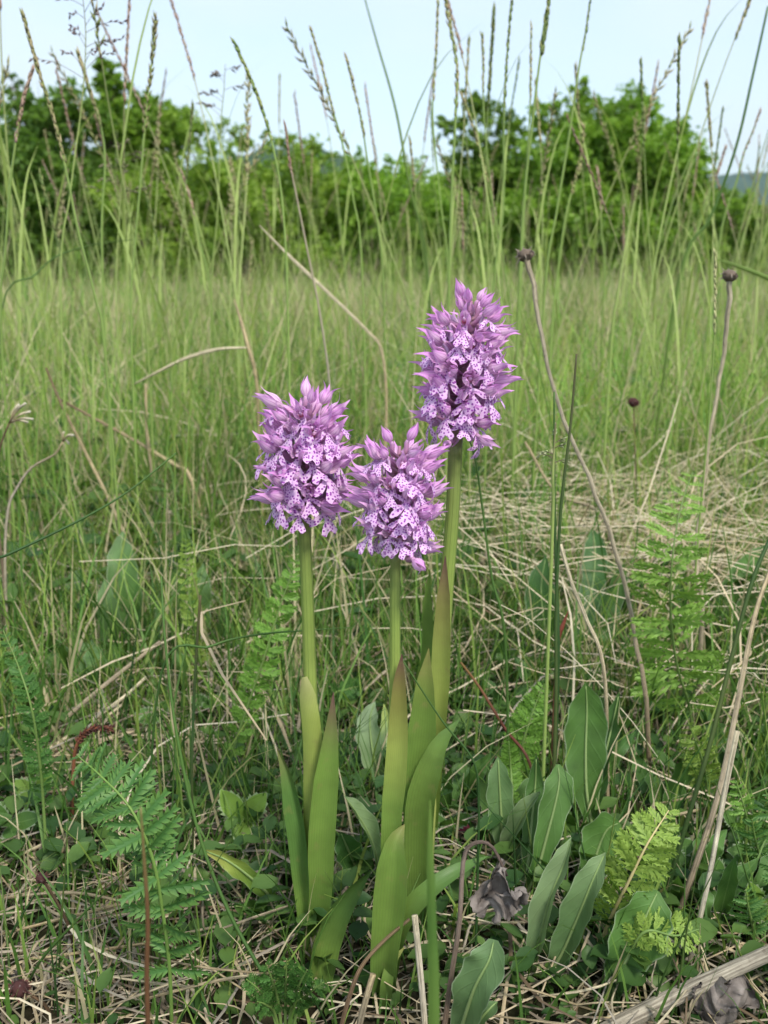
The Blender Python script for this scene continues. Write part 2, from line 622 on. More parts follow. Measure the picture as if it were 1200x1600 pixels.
def build_hill(name, label, Y, prof, depth_m, seed):
    """prof: skyline as photo pixels (px, py); the ridge stands at distance Y."""
    r = np.random.default_rng(seed)
    pts = [at(px, py, Y) for px, py in prof]
    xs = np.linspace(pts[0].x, pts[-1].x, 260)
    zs = np.interp(xs, [p.x for p in pts], [p.z for p in pts])
    k = np.hanning(15); k /= k.sum()
    zs = np.convolve(np.pad(zs, 7, mode='edge'), k, mode='valid')
    zs = zs + r.normal(0, 1, len(xs)) * Y * 0.0007        # tree tops along the ridge
    edge = np.clip(np.minimum(np.arange(260), 259 - np.arange(260)) / 30, 0, 1)
    zs = zs * edge - 2
    rows = 24
    V = []
    for j in range(rows):
        s = j / (rows - 1) * 2 - 1
        f = math.cos(s * math.pi / 2) ** 1.2
        V.append(np.stack([xs, np.full_like(xs, Y + s * depth_m), zs * f + r.normal(0, 1, len(xs)) * Y * 0.0006 * f - 1.5], 1))
    V = np.concatenate(V)
    i = np.arange(rows * 260).reshape(rows, 260)
    Q = np.stack([i[:-1, :-1].ravel(), i[:-1, 1:].ravel(), i[1:, 1:].ravel(), i[1:, :-1].ravel()], 1)
    o = link(name, np_mesh(name, V, Q, np.ones((len(V), 3)), M['hill'], smooth=False))
    tag(o, label, 'hill', kind='structure')


build_hill('hill', 'wooded green hill behind the hedge', 1300, [(-900, 330), (100, 300), (300, 262), (430, 228), (480, 224), (530, 238), (580, 258), (650, 288), (760, 305), (1000, 320), (1500, 330)], 380, 3)
build_hill('hill', 'blue wooded hill far off beyond the round tree', 3200, [(100, 330), (700, 310), (960, 292), (1090, 276), (1200, 268), (1400, 258), (1900, 280), (2600, 320)], 700, 5)

# ------------------------------------------------------------------ shrubs and trees behind the meadow
def leaf_cloud(P, D, size, cols, r):
    """Diamond leaves with a fold: P centres (n,3), D pointing directions (n,3), size (n,), cols (n,3)."""
    n = len(P)
    D = D / np.linalg.norm(D, axis=1, keepdims=True)
    rv = r.normal(0, 1, (n, 3)) + np.array([0, 0, 1.2])
    S = np.cross(D, rv)
    S /= np.linalg.norm(S, axis=1, keepdims=True) + 1e-9
    Nn = np.cross(S, D)
    s = size[:, None]
    a = P - D * s * 0.5
    b = P + S * s * 0.27 + Nn * s * 0.12
    c = P + D * s * 0.5 - Nn * s * 0.1
    d = P - S * s * 0.27 + Nn * s * 0.12
    V = np.stack([a, b, c, d], 1).reshape(-1, 3)
    Q = np.arange(4 * n).reshape(n, 4)
    return V, Q, np.repeat(cols, 4, axis=0)


def shrub(label, px, Y, top, halfw, style='round', leaves=15000, c0=(0.03, 0.075, 0.012), c1=(0.11, 0.2, 0.03), lsize=0.055, seed=0, deep=None, cat='shrub', name='shrub', group=None, extra=()):
    r = np.random.default_rng(seed)
    rr = random.Random(seed)
    Y *= 0.6
    base = at(px, 395, Y)
    base.z = float(gz(base.x, Y))
    H = at(px, top, Y).z - base.z
    W = halfw / F * (Y * CT)
    Dp = deep or W * 0.8
    clumps = []
    if style == 'round':
        n = 130
        while len(clumps) < n:
            x, y, z = rr.uniform(-1, 1), rr.uniform(-1, 1), rr.uniform(0.08, 1)
            env = math.sqrt(max(0.0, 1 - (max(0, z - 0.35) / 0.68) ** 2)) * (0.86 + 0.14 * min(1, z * 4))
            if x * x + y * y > env * env * 0.92:
                continue
            if x * x + y * y < env * env * 0.2 and z < 0.8:
                continue
            rad = rr.uniform(0.12, 0.22) * min(H, W * 1.6)
            clumps.append((Vector((x * W * 0.88, y * Dp * 0.88, z * (H - rad * 0.7))), rad))
    elif style == 'hedge':
        for k in range(110):
            x, y = rr.uniform(-1, 1), rr.uniform(-1, 1)
            hh = H * (0.82 + 0.18 * math.sin(x * 5.3 + seed) * math.cos(x * 2.1 + 1))
            z = rr.uniform(0.1, 1) ** 0.8
            rad = rr.uniform(0.12, 0.2) * H
            clumps.append((Vector((x * W, y * Dp, z * (hh - rad * 0.6))), rad))
    elif style == 'spire':
        for k in range(80):
            z = rr.uniform(0.04, 1)
            rad0 = (1 - z) ** 0.75
            a = rr.uniform(0, 6.28)
            q = rad0 * rr.uniform(0.35, 1)
            rad = (0.07 + 0.16 * (1 - z)) * min(H, 2 * W)
            clumps.append((Vector((math.cos(a) * q * W, math.sin(a) * q * Dp, z * (H - rad * 0.6))), rad))
    for ex, ey, er in extra:
        p = at(ex, ey, Y)
        clumps.append((Vector((p.x - base.x, rr.uniform(-0.2, 0.2) * Dp, p.z - base.z)), er / F * Y))
    # leaves on the clumps, denser to the outside, set along short twigs
    P, D, S, C = [], [], [], []
    vol = np.array([c[1] ** 2 for c in clumps])
    cnt = (vol / vol.sum() * leaves).astype(int)
    for (c, rad), k in zip(clumps, cnt):
        ntw = max(6, k // 16)
        dirs = r.normal(0, 1, (ntw, 3)); dirs[:, 2] = dirs[:, 2] * 0.8 + 0.25
        dirs /= np.linalg.norm(dirs, axis=1, keepdims=True)
        reach = rad * r.uniform(0.75, 1.32, ntw)
        w = r.integers(0, ntw, k)
        t = r.uniform(0.2, 1.0, k) ** 0.6
        p = np.array(c) + dirs[w] * (reach[w] * t)[:, None] * np.array([1.08, 1.08, 0.86])
        p += r.normal(0, 1, (k, 3)) * rad * 0.085
        p[:, 2] -= 0.12 * rad * t ** 2
        d = dirs[w] + r.normal(0, 0.75, (k, 3)) + np.array([0, 0, -0.15])
        tone = np.clip(r.uniform(0.0, 1.0, ntw)[w] * 0.55 + r.uniform(0, 0.45, k), 0, 1) * r.uniform(0.7, 1.0)
        P.append(p); D.append(d); S.append(lsize * 0.78 * r.uniform(0.6, 1.35, k))
        C.append(np.array(c0) * (1 - tone[:, None]) + np.array(c1) * tone[:, None])
    P = np.concatenate(P); keep = P[:, 2] > 0.03
    P = P[keep]
    V, Q, CC = leaf_cloud(P, np.concatenate(D)[keep], np.concatenate(S)[keep], np.concatenate(C)[keep], r)
    root = thing(name, label, cat, base, group)
    link('crown', np_mesh('crown', V, Q, CC, M['tree_leaf'], smooth=False), root)
    mb = MB()
    bc = (0.09, 0.07, 0.05)
    nst = 1 if style == 'spire' else 4
    top_c = max(clumps, key=lambda q: q[0].z)[0]
    tr = 0.013 * H
    stems = []
    for k in range(nst):
        tgt = top_c * 0.96 if k == 0 else rr.choice(clumps)[0] * 0.9
        off = Vector((rr.uniform(-1, 1) * 0.1, rr.uniform(-1, 1) * 0.1, -0.03)) * (0 if nst == 1 else 1)
        mid = off.lerp(tgt, 0.5) + Vector((rr.uniform(-.1, .1), rr.uniform(-.1, .1), 0.1)) * H * 0.3
        if style == 'spire':
            mid = off.lerp(tgt, 0.5)
        pts = catmull([off, mid, tgt], 9)
        stems.append(pts)
        mb.tube(pts, [tr, tr * 0.25], bc, 7)
    part_o = link('trunk', mb.mesh('trunk', M['bark']), root)
    mb = MB()
    for c, rad in clumps:
        s = rr.choice(stems)
        f = min(0.85, max(0.1, c.z / H * 0.7))
        a = s[int(f * 8)]
        mb.tube(catmull([a, a.lerp(c, 0.5) + Vector((0, 0, -0.04 * H)), c], 5), [tr * 0.4, tr * 0.12], bc, 5)
        for q in range(4):
            e = c + Vector((rr.gauss(0, 1), rr.gauss(0, 1), rr.gauss(0.3, 1))).normalized() * rad * 0.95
            mb.tube([c, e], [tr * 0.12, tr * 0.05], bc, 4)
    link('branch', mb.mesh('branch', M['bark']), root)
    return root


G1, G2 = (0.12, 0.24, 0.03), (0.34, 0.52, 0.08)
D1, D2 = (0.08, 0.17, 0.03), (0.23, 0.38, 0.07)
B1, B2 = (0.15, 0.28, 0.035), (0.4, 0.54, 0.09)
gb = 'shrubs and trees edging the meadow'
shrub('big rounded green tree with dense crown, tallest past the meadow', 945, 14.0, 155, 172, 'round', 76000, G1, G2, 0.07, 21, cat='tree', name='round_tree', group=gb,
      extra=((905, 132, 14), (903, 150, 20), (900, 172, 30), (868, 180, 34), (985, 170, 36), (1040, 215, 34), (935, 175, 34), (1010, 180, 30), (850, 205, 30)))
shrub('thin dark tree with sparse twiggy top beside the big rounded tree', 765, 14.6, 190, 95, 'round', 34000, D1, G2, 0.065, 22, cat='tree', name='sparse_tree', group=gb,
      extra=((700, 188, 16), (715, 195, 16), (735, 150, 16), (742, 172, 22), (760, 165, 22), (692, 205, 14), (780, 190, 26), (735, 195, 24), (800, 205, 26)))
shrub('slender feathery tree with pointed tip over the dark shrubs', 178, 13.0, 88, 62, 'spire', 26000, B1, G2, 0.06, 23, cat='tree', name='pointed_tree', group=gb,
      extra=((178, 104, 9), (177, 122, 12), (179, 140, 15), (176, 160, 19), (180, 182, 23), (177, 205, 28)))
shrub('bushy green tree between the pointed tree and the hedge', 240, 13.4, 165, 80, 'round', 34000, G1, G2, 0.065, 24, cat='tree', name='bushy_tree', group=gb, extra=((212, 142, 13), (215, 160, 18), (262, 185, 30), (240, 168, 28), (285, 200, 28), (225, 190, 34)))
shrub('dark shrub with ragged top at the meadow edge, below the pointed tree', 65, 12.5, 158, 140, 'round', 56000, D1, D2, 0.06, 25, group=gb, extra=((22, 122, 10), (24, 140, 18), (26, 165, 34), (110, 165, 34), (65, 165, 36), (135, 185, 34), (90, 190, 40), (40, 190, 40)))
shrub('bright yellow-green hedge shrub in front of the wooded hill', 370, 12.6, 205, 140, 'hedge', 36000, B1, B2, 0.055, 26, deep=0.8, group=gb, extra=((285, 190, 34), (300, 205, 34), (330, 205, 30), (365, 212, 28), (400, 222, 26), (440, 228, 26)))
shrub('low mid-green hedge shrub between hedge and sparse tree', 575, 13.2, 238, 130, 'hedge', 34000, G1, G2, 0.055, 27, deep=0.8, group=gb, extra=((500, 258, 22), (560, 256, 22), (620, 264, 22)))
shrub('low dark shrub at the foot of the sparse tree', 680, 12.0, 292, 80, 'hedge', 16000, D1, G2, 0.055, 28, deep=0.6, group=gb)
shrub('low shrub beside the big rounded tree, under the blue hill', 1150, 12.4, 283, 90, 'hedge', 22000, D1, G2, 0.055, 29, deep=0.8, group=gb)
shrub('dark shrub closing the gap past the low shrub', 1330, 13.0, 270, 120, 'hedge', 12000, D1, G2, 0.06, 30, deep=0.8, group=gb)
shrub('dark shrub at the end of the hedge row', -150, 13.0, 190, 140, 'hedge', 12000, D1, D2, 0.06, 31, deep=0.8, group=gb)


# ------------------------------------------------------------------ haze
def build_haze():
    mb = MB()
    x0, x1, y0, y1, z0, z1 = -5200, 5200, -300, 4300, -6, 330
    v = [mb.v(p) for p in ((x0, y0, z0), (x1, y0, z0), (x1, y1, z0), (x0, y1, z0), (x0, y0, z1), (x1, y0, z1), (x1, y1, z1), (x0, y1, z1))]
    mb.Fc += [(3, 2, 1, 0), (4, 5, 6, 7), (0, 1, 5, 4), (1, 2, 6, 5), (2, 3, 7, 6), (3, 0, 4, 7)]
    m, n, N, Lk = mat_new('haze_air')
    out = N.new('ShaderNodeOutputMaterial')
    pv = N.new('ShaderNodeVolumePrincipled')
    pv.inputs['Color'].default_value = (0.6, 0.79, 1.0, 1)
    pv.inputs['Density'].default_value = 0.0001
    pv.inputs['Anisotropy'].default_value = 0.2
    Lk.new(pv.outputs[0], out.inputs['Volume'])
    o = link('haze', mb.mesh('haze', m, smooth=False))
    tag(o, 'thin pale blue summer haze over the far hills', 'haze', kind='stuff')


build_haze()

# ------------------------------------------------------------------ grass, straw and ground cover (uncountable)
def blade_mesh(name, x, y, h, w, lean, bend, az, c0, c1, r, segs=4, z0=0.0):
    """Upright ribbons: arrays per blade; c0 / c1 colours at foot and tip (n,3)."""
    n = len(x)
    T = np.linspace(0, 1, segs + 1)
    face = az + r.uniform(-1.2, 1.2, n) + math.pi / 2
    dx, dy = np.cos(az), np.sin(az)
    sx, sy = np.cos(face), np.sin(face)
    g = gz(x, y) + z0 - 0.002
    V = np.empty((n, segs + 1, 2, 3))
    C = np.empty((n, segs + 1, 2, 3))
    for k, t in enumerate(T):
        o = h * (lean * t + bend * t * t)
        zz = h * (t - 0.42 * bend * t ** 3)
        ww = w * (1 - t ** 2.2) * 0.5 + 0.00008
        cx, cy = x + dx * o, y + dy * o
        for q, s in enumerate((-1, 1)):
            V[:, k, q, 0] = cx + sx * ww * s
            V[:, k, q, 1] = cy + sy * ww * s
            V[:, k, q, 2] = g + zz
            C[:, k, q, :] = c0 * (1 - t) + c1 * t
    b = (np.arange(n) * (segs + 1) * 2)[:, None]
    k = np.arange(segs)[None, :] * 2
    Q = np.stack([b + k, b + k + 1, b + k + 3, b + k + 2], 2).reshape(-1, 4)
    return V.reshape(-1, 3), Q, C.reshape(-1, 3)


def straw_mesh(x, y, L, w, az, curve, zc, arch, tilt, c, r, segs=5):
    """Lying straws: V-section ribbons around centre (x,y), height zc over ground, arching."""
    n = len(x)
    T = np.linspace(-0.5, 0.5, segs + 1)
    V = np.empty((n, segs + 1, 3, 3))
    for k, t in enumerate(T):
        a = az + curve * t
        cx = x + np.cos(a) * L * t - np.sin(az) * curve * L * (t * t) * 0.5
        cy = y + np.sin(a) * L * t + np.cos(az) * curve * L * (t * t) * 0.5
        cz = gz(cx, cy) + np.maximum(0.0008, zc + arch * L * (0.25 - t * t) + tilt * L * t)
        ww = w * 0.5 * (1 - 0.5 * (abs(t) * 2) ** 4)
        for q, s in enumerate((-1, 0, 1)):
            V[:, k, q, 0] = cx - np.sin(a) * ww * s
            V[:, k, q, 1] = cy + np.cos(a) * ww * s
            V[:, k, q, 2] = cz + (0.35 * w if s == 0 else 0)
    b = (np.arange(n) * (segs + 1) * 3)[:, None, None]
    k = np.arange(segs)[None, :, None] * 3
    q = np.arange(2)[None, None, :]
    i = b + k + q
    Q = np.stack([i, i + 1, i + 4, i + 3], 3).reshape(-1, 4)
    C = np.repeat(c, (segs + 1) * 3, axis=0)
    return V.reshape(-1, 3), Q, C


def joinm(name, label, cat, packs, mat, smooth=True):
    off, Vs, Qs, Cs = 0, [], [], []
    for V, Q, C in packs:
        Vs.append(V); Qs.append(Q + off); Cs.append(C); off += len(V)
    o = link(name, np_mesh(name, np.concatenate(Vs), np.concatenate(Qs), np.concatenate(Cs), mat, smooth))
    return tag(o, label, cat, kind='stuff')


def wedge(n, y0, y1, r, power=1.0, spread=0.52, pad=0.12):
    """Random ground points in the wedge of meadow before the camera."""
    u = r.uniform(0, 1, n) ** power
    y = np.sqrt(y0 ** 2 + (y1 ** 2 - y0 ** 2) * u)
    x = r.uniform(-1, 1, n) * (spread * y + pad)
    return x, y


def mixc(a, b, f):
    return np.array(a) * (1 - f[:, None]) + np.array(b) * f[:, None]


def patch(x, y, s=1.0, ph=0.0):
    return 0.5 + 0.5 * np.sin(x * 9 * s + ph + 2 * np.sin(y * 5 * s)) * np.sin(y * 8 * s + 1.7 * np.sin(x * 6 * s + ph))


ORCH = np.array([[gnd(488, 1490).x, gnd(488, 1490).y], [gnd(602, 1560).x, gnd(602, 1560).y], [gnd(655, 1470).x, gnd(655, 1470).y]])


def build_grass():
    r = np.random.default_rng(101)
    packs = []
    YG, BG, DG, TAN = (0.33, 0.45, 0.11), (0.17, 0.34, 0.07), (0.06, 0.16, 0.04), (0.58, 0.5, 0.32)

    def layer(n, y0, y1, h0, h1, w0, w1, power=1.0, dry=0.15, lean=0.35, bend=0.5, limit=True, dark=0.4, deepen=1.0):
        x, y = wedge(n, y0, y1, r, power)
        hv = r.uniform(0, 1, n) ** 1.5
        h = h0 + (h1 - h0) * hv
        # thinner sward where the dry thatch opens up, to the right of the orchids
        if limit:
            h = np.where(y < 0.47, np.minimum(h, 0.02 + 0.05 * r.uniform(0, 1, n)), h)
            keep = r.uniform(0, 1, n) < np.where((y < 0.62), 0.35 + 0.65 * patch(x, y, 1.5), 1.0)
            x, y, h = x[keep], y[keep], h[keep]
        m = len(x)
        f = r.uniform(0, 1, m)
        pt = 0.6 * patch(x, y, 0.5, 1.0) + 0.4 * patch(x, y, 1.7, 4.0)
        c = mixc(BG, YG, f)
        c = np.where((r.uniform(0, 1, m) < dark)[:, None], mixc(DG, BG, r.uniform(0, 1, m)), c)
        c *= (0.5 + 0.9 * pt)[:, None] * deepen
        isdry = r.uniform(0, 1, m) < dry * (0.5 + pt)
        c = np.where(isdry[:, None], np.array(TAN) * r.uniform(0.6, 1.2, m)[:, None], c)
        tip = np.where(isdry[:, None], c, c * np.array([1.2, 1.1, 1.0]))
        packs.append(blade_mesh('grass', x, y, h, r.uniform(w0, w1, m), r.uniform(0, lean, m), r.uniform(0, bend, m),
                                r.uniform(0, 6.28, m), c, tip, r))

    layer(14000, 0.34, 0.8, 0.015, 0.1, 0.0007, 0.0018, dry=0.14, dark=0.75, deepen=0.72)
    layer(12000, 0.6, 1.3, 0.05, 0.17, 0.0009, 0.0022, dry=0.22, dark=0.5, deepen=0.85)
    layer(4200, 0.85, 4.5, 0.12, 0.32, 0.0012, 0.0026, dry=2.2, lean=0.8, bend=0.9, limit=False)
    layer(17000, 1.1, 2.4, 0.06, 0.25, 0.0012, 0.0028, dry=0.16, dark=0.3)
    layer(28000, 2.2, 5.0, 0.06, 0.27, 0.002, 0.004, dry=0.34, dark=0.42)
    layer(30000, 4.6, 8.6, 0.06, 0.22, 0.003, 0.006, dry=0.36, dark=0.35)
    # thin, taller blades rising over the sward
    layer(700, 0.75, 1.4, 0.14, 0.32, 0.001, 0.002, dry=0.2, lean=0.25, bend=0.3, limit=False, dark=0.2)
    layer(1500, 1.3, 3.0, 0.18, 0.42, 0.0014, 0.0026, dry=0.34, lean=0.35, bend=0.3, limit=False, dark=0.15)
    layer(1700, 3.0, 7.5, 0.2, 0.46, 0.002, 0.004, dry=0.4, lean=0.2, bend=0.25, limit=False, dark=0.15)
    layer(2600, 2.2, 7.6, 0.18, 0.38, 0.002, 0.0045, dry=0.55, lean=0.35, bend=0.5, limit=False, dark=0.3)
    joinm('meadow_grass', 'fine green meadow grass covering the ground up to the shrubs', 'grass', packs, M['grass'])


def build_straw():
    r = np.random.default_rng(77)
    packs = []
    PALE, TAN, GREY, BRN = (0.62, 0.55, 0.4), (0.42, 0.33, 0.2), (0.3, 0.27, 0.22), (0.14, 0.095, 0.055)

    def layer(n, y0, y1, L0, L1, w0, w1, zmax, arch, tilt):
        x, y = wedge(n, y0, y1, r)
        m = len(x)
        k = r.uniform(0, 1, m)
        c = np.where((k < 0.27)[:, None], mixc(PALE, TAN, r.uniform(0, 1, m)), np.where((k < 0.6)[:, None], mixc(TAN, GREY, r.uniform(0, 1, m)), mixc(GREY, BRN, r.uniform(0, 1, m))))
        packs.append(straw_mesh(x, y, r.uniform(L0, L1, m), w0 + (w1 * 1.5 - w0) * r.uniform(0, 1, m) ** 2, r.uniform(0, 6.28, m), r.normal(0, 0.8, m),
                                r.uniform(0.0005, 1, m) * zmax * r.uniform(0, 1, m), np.abs(r.normal(0, arch, m)), r.normal(0, tilt, m), c, r))
    layer(2700, 0.33, 0.65, 0.02, 0.13, 0.0005, 0.0013, 0.022, 0.1, 0.07)
    layer(3200, 0.6, 1.3, 0.05, 0.2, 0.0008, 0.0018, 0.05, 0.2, 0.2)
    layer(2600, 1.2, 3.0, 0.08, 0.28, 0.0012, 0.003, 0.1, 0.25, 0.3)
    # tangled dry thatch standing to the right of the orchids
    n = 750
    x = r.normal(0.24, 0.13, n); y = r.normal(0.86, 0.14, n)
    c = mixc(PALE, TAN, r.uniform(0, 1, n))
    packs.append(straw_mesh(x, y, r.uniform(0.06, 0.22, n), r.uniform(0.0007, 0.0016, n), r.uniform(0, 6.28, n), r.normal(0, 0.6, n),
                            r.uniform(0.005, 0.1, n), np.abs(r.normal(0, 0.25, n)), r.normal(0, 0.4, n), c, r))
    joinm('straw_litter', 'tangled dry straw and dead grass lying over the soil', 'straw', packs, M['straw'])


def build_cover():
    """Small rounded leaves of clover and herbs close to the soil."""
    r = np.random.default_rng(55)
    packs = []

    def layer(n, y0, y1, s0, s1, z0, z1, thr):
        x, y = wedge(n, y0, y1, r)
        k = patch(x, y, 1.3, 2.0) + r.normal(0, 0.15, n) > thr
        x, y = x[k], y[k]
        m = len(x)
        s = r.uniform(s0, s1, m)
        z = gz(x, y) + r.uniform(z0, z1, m)
        az = r.uniform(0, 6.28, m)
        tilt = r.uniform(-0.2, 0.9, m)
        f = np.stack([np.cos(az) * np.cos(tilt), np.sin(az) * np.cos(tilt), np.sin(tilt)], 1)
        sd = np.stack([-np.sin(az), np.cos(az), r.normal(0, 0.25, m)], 1)
        up = np.cross(f, sd)
        P = np.stack([x, y, z], 1)
        prof = [(0, 0.03), (0.25, 0.26), (0.55, 0.38), (0.8, 0.3), (1.0, 0.05)]
        V = np.empty((m, 5, 3, 3))
        for i, (t, w) in enumerate(prof):
            for q, e in enumerate((-1, 0, 1)):
                V[:, i, q] = P + f * (s * t)[:, None] + sd * (s * w * e)[:, None] + up * (s * (0.14 * abs(e) - 0.3 * t * t))[:, None]
        b = (np.arange(m) * 15)[:, None, None]
        i = b + (np.arange(4) * 3)[None, :, None] + np.arange(2)[None, None, :]
        Q = np.stack([i, i + 1, i + 4, i + 3], 3).reshape(-1, 4)
        c = mixc((0.035, 0.095, 0.025), (0.11, 0.2, 0.045), r.uniform(0, 1, m))
        packs.append((V.reshape(-1, 3), Q, np.repeat(c, 15, axis=0)))
    layer(7500, 0.36, 0.85, 0.006, 0.015, 0.003, 0.03, 0.36)
    layer(4000, 0.34, 0.7, 0.003, 0.007, 0.001, 0.012, 0.2)
    layer(2600, 0.7, 1.4, 0.012, 0.03, 0.005, 0.08, 0.4)
    layer(2500, 1.3, 3.5, 0.02, 0.045, 0.02, 0.1, 0.5)
    joinm('ground_herbs', 'low clover and small herb leaves among the grass', 'ground cover', packs, M['grass'])


build_grass()
build_straw()
build_cover()

# ------------------------------------------------------------------ orchids
MM = 0.001


def sepal_mesh(phi, L, e, H0, r_prof, alpha, tipcurl, seed):
    """One pointed sepal: a sector of the hood, local flower frame (x outward, z up), millimetres."""
    rr = random.Random(seed)
    ax = Vector((math.cos(e), 0, math.sin(e)))
    up = Vector((-math.sin(e), 0, math.cos(e)))
    sd = Vector((0, 1, 0))
    mb = MB()
    NT, NS = 11, 4
    j1, j2 = rr.uniform(-0.8, 0.8), rr.uniform(-0.6, 0.6)
    rows = []
    for i in range(NT + 1):
        t = i / NT
        r = interp(r_prof, t)
        a = alpha * (0.55 + 0.45 * min(1, t / 0.25)) * max(0.0, (1 - max(0, t - 0.3) / 0.7)) ** 0.8 + 0.02
        row = []
        for k in range(NS + 1):
            s = -1 + 2 * k / NS
            th = phi + s * a
            p = H0 + ax * (t * L) + (up * math.cos(th) + sd * math.sin(th)) * r
            q = max(0, t - 0.6) / 0.4
            p = p + (up * math.cos(phi) + sd * math.sin(phi)) * tipcurl * q * q + sd * j1 * q * q + up * j2 * q * q
            row.append(mb.v(p * MM, uv=(s, t)))
        rows.append(row)
    for i in range(NT):
        for k in range(NS):
            mb.Fc.append((rows[i][k], rows[i][k + 1], rows[i + 1][k + 1], rows[i + 1][k]))
    return mb


def lip_mesh(H0, a0, a1, L, seed):
    rr = random.Random(seed)
    mb = MB()
    # bent centre line
    n = 24
    cen = [Vector(H0)]
    ang = [a0]
    for i in range(n):
        a = a0 + (a1 - a0) * (i / n) ** 0.8
        ang.append(a)
        cen.append(cen[-1] + Vector((math.cos(a), 0, math.sin(a))) * (12.0 / n))

    def P(s, t, lift=0.0):
        g = max(0.0, min(0.999, t / 12.0)) * n
        k = int(g)
        c = cen[k].lerp(cen[k + 1], g - k)
        nm = Vector((-math.sin(ang[k]), 0, math.cos(ang[k])))
        return c + Vector((0, s, 0)) + nm * (lift - 0.055 * s * s)

    tw = rr.uniform(-0.6, 0.6)
    prof = [1.0, 0.9, 0.8, 0.8, 0.95, 1.35, 2.0, 2.7, 3.2, 3.3, 2.7]
    NT, NS = 10, 6
    rows = []
    for i in range(NT + 1):
        t = i / NT
        row = []
        for k in range(NS + 1):
            s = -1 + 2 * k / NS
            w = prof[i] * (1 + 0.06 * math.sin(i * 2.1 + seed))
            tt = t * L
            if t > 0.75:
                tt -= (t - 0.75) / 0.25 * 1.7 * (1 - abs(s)) ** 1.3      # notched end
                tt += (t - 0.75) / 0.25 * (0.5 if k in (1, 5) else -0.3 if k in (0, 6) else 0)
            x = s * w + tw * t * t
            row.append(mb.v(P(x, tt, 0.25 * math.sin(i * 1.4 + k * 1.1 + seed) * t) * MM, uv=(x, tt)))
        rows.append(row)
    for i in range(NT):
        for k in range(NS):
            mb.Fc.append((rows[i][k], rows[i][k + 1], rows[i + 1][k + 1], rows[i + 1][k]))
    for sg in (-1, 1):                                                    # side lobes
        a = R(58 + rr.uniform(-14, 10))
        lp = [0.7, 0.8, 0.95, 1.2, 1.3, 0.8]
        rows = []
        LL = 6.0 + rr.uniform(-0.6, 0.6)
        for i in range(6):
            t = i / 5
            row = []
            for k in range(4):
                s = -1 + 2 * k / 3
                tt = t * LL + (0.5 if (i == 5 and k in (1, 2)) else 0)
                y = sg * (0.3 + math.sin(a) * tt) + sg * math.cos(a) * s * lp[i] * -1
                x = 2.2 + math.cos(a) * tt + math.sin(a) * s * lp[i]
                row.append(mb.v(P(y, x, 0.15 - 0.035 * tt * tt) * MM, uv=(y + 20 * sg, x)))
            rows.append(row)
        for i in range(5):
            for k in range(3):
                f = (rows[i][k], rows[i][k + 1], rows[i + 1][k + 1], rows[i + 1][k])
                mb.Fc.append(f if sg > 0 else tuple(reversed(f)))
    return mb


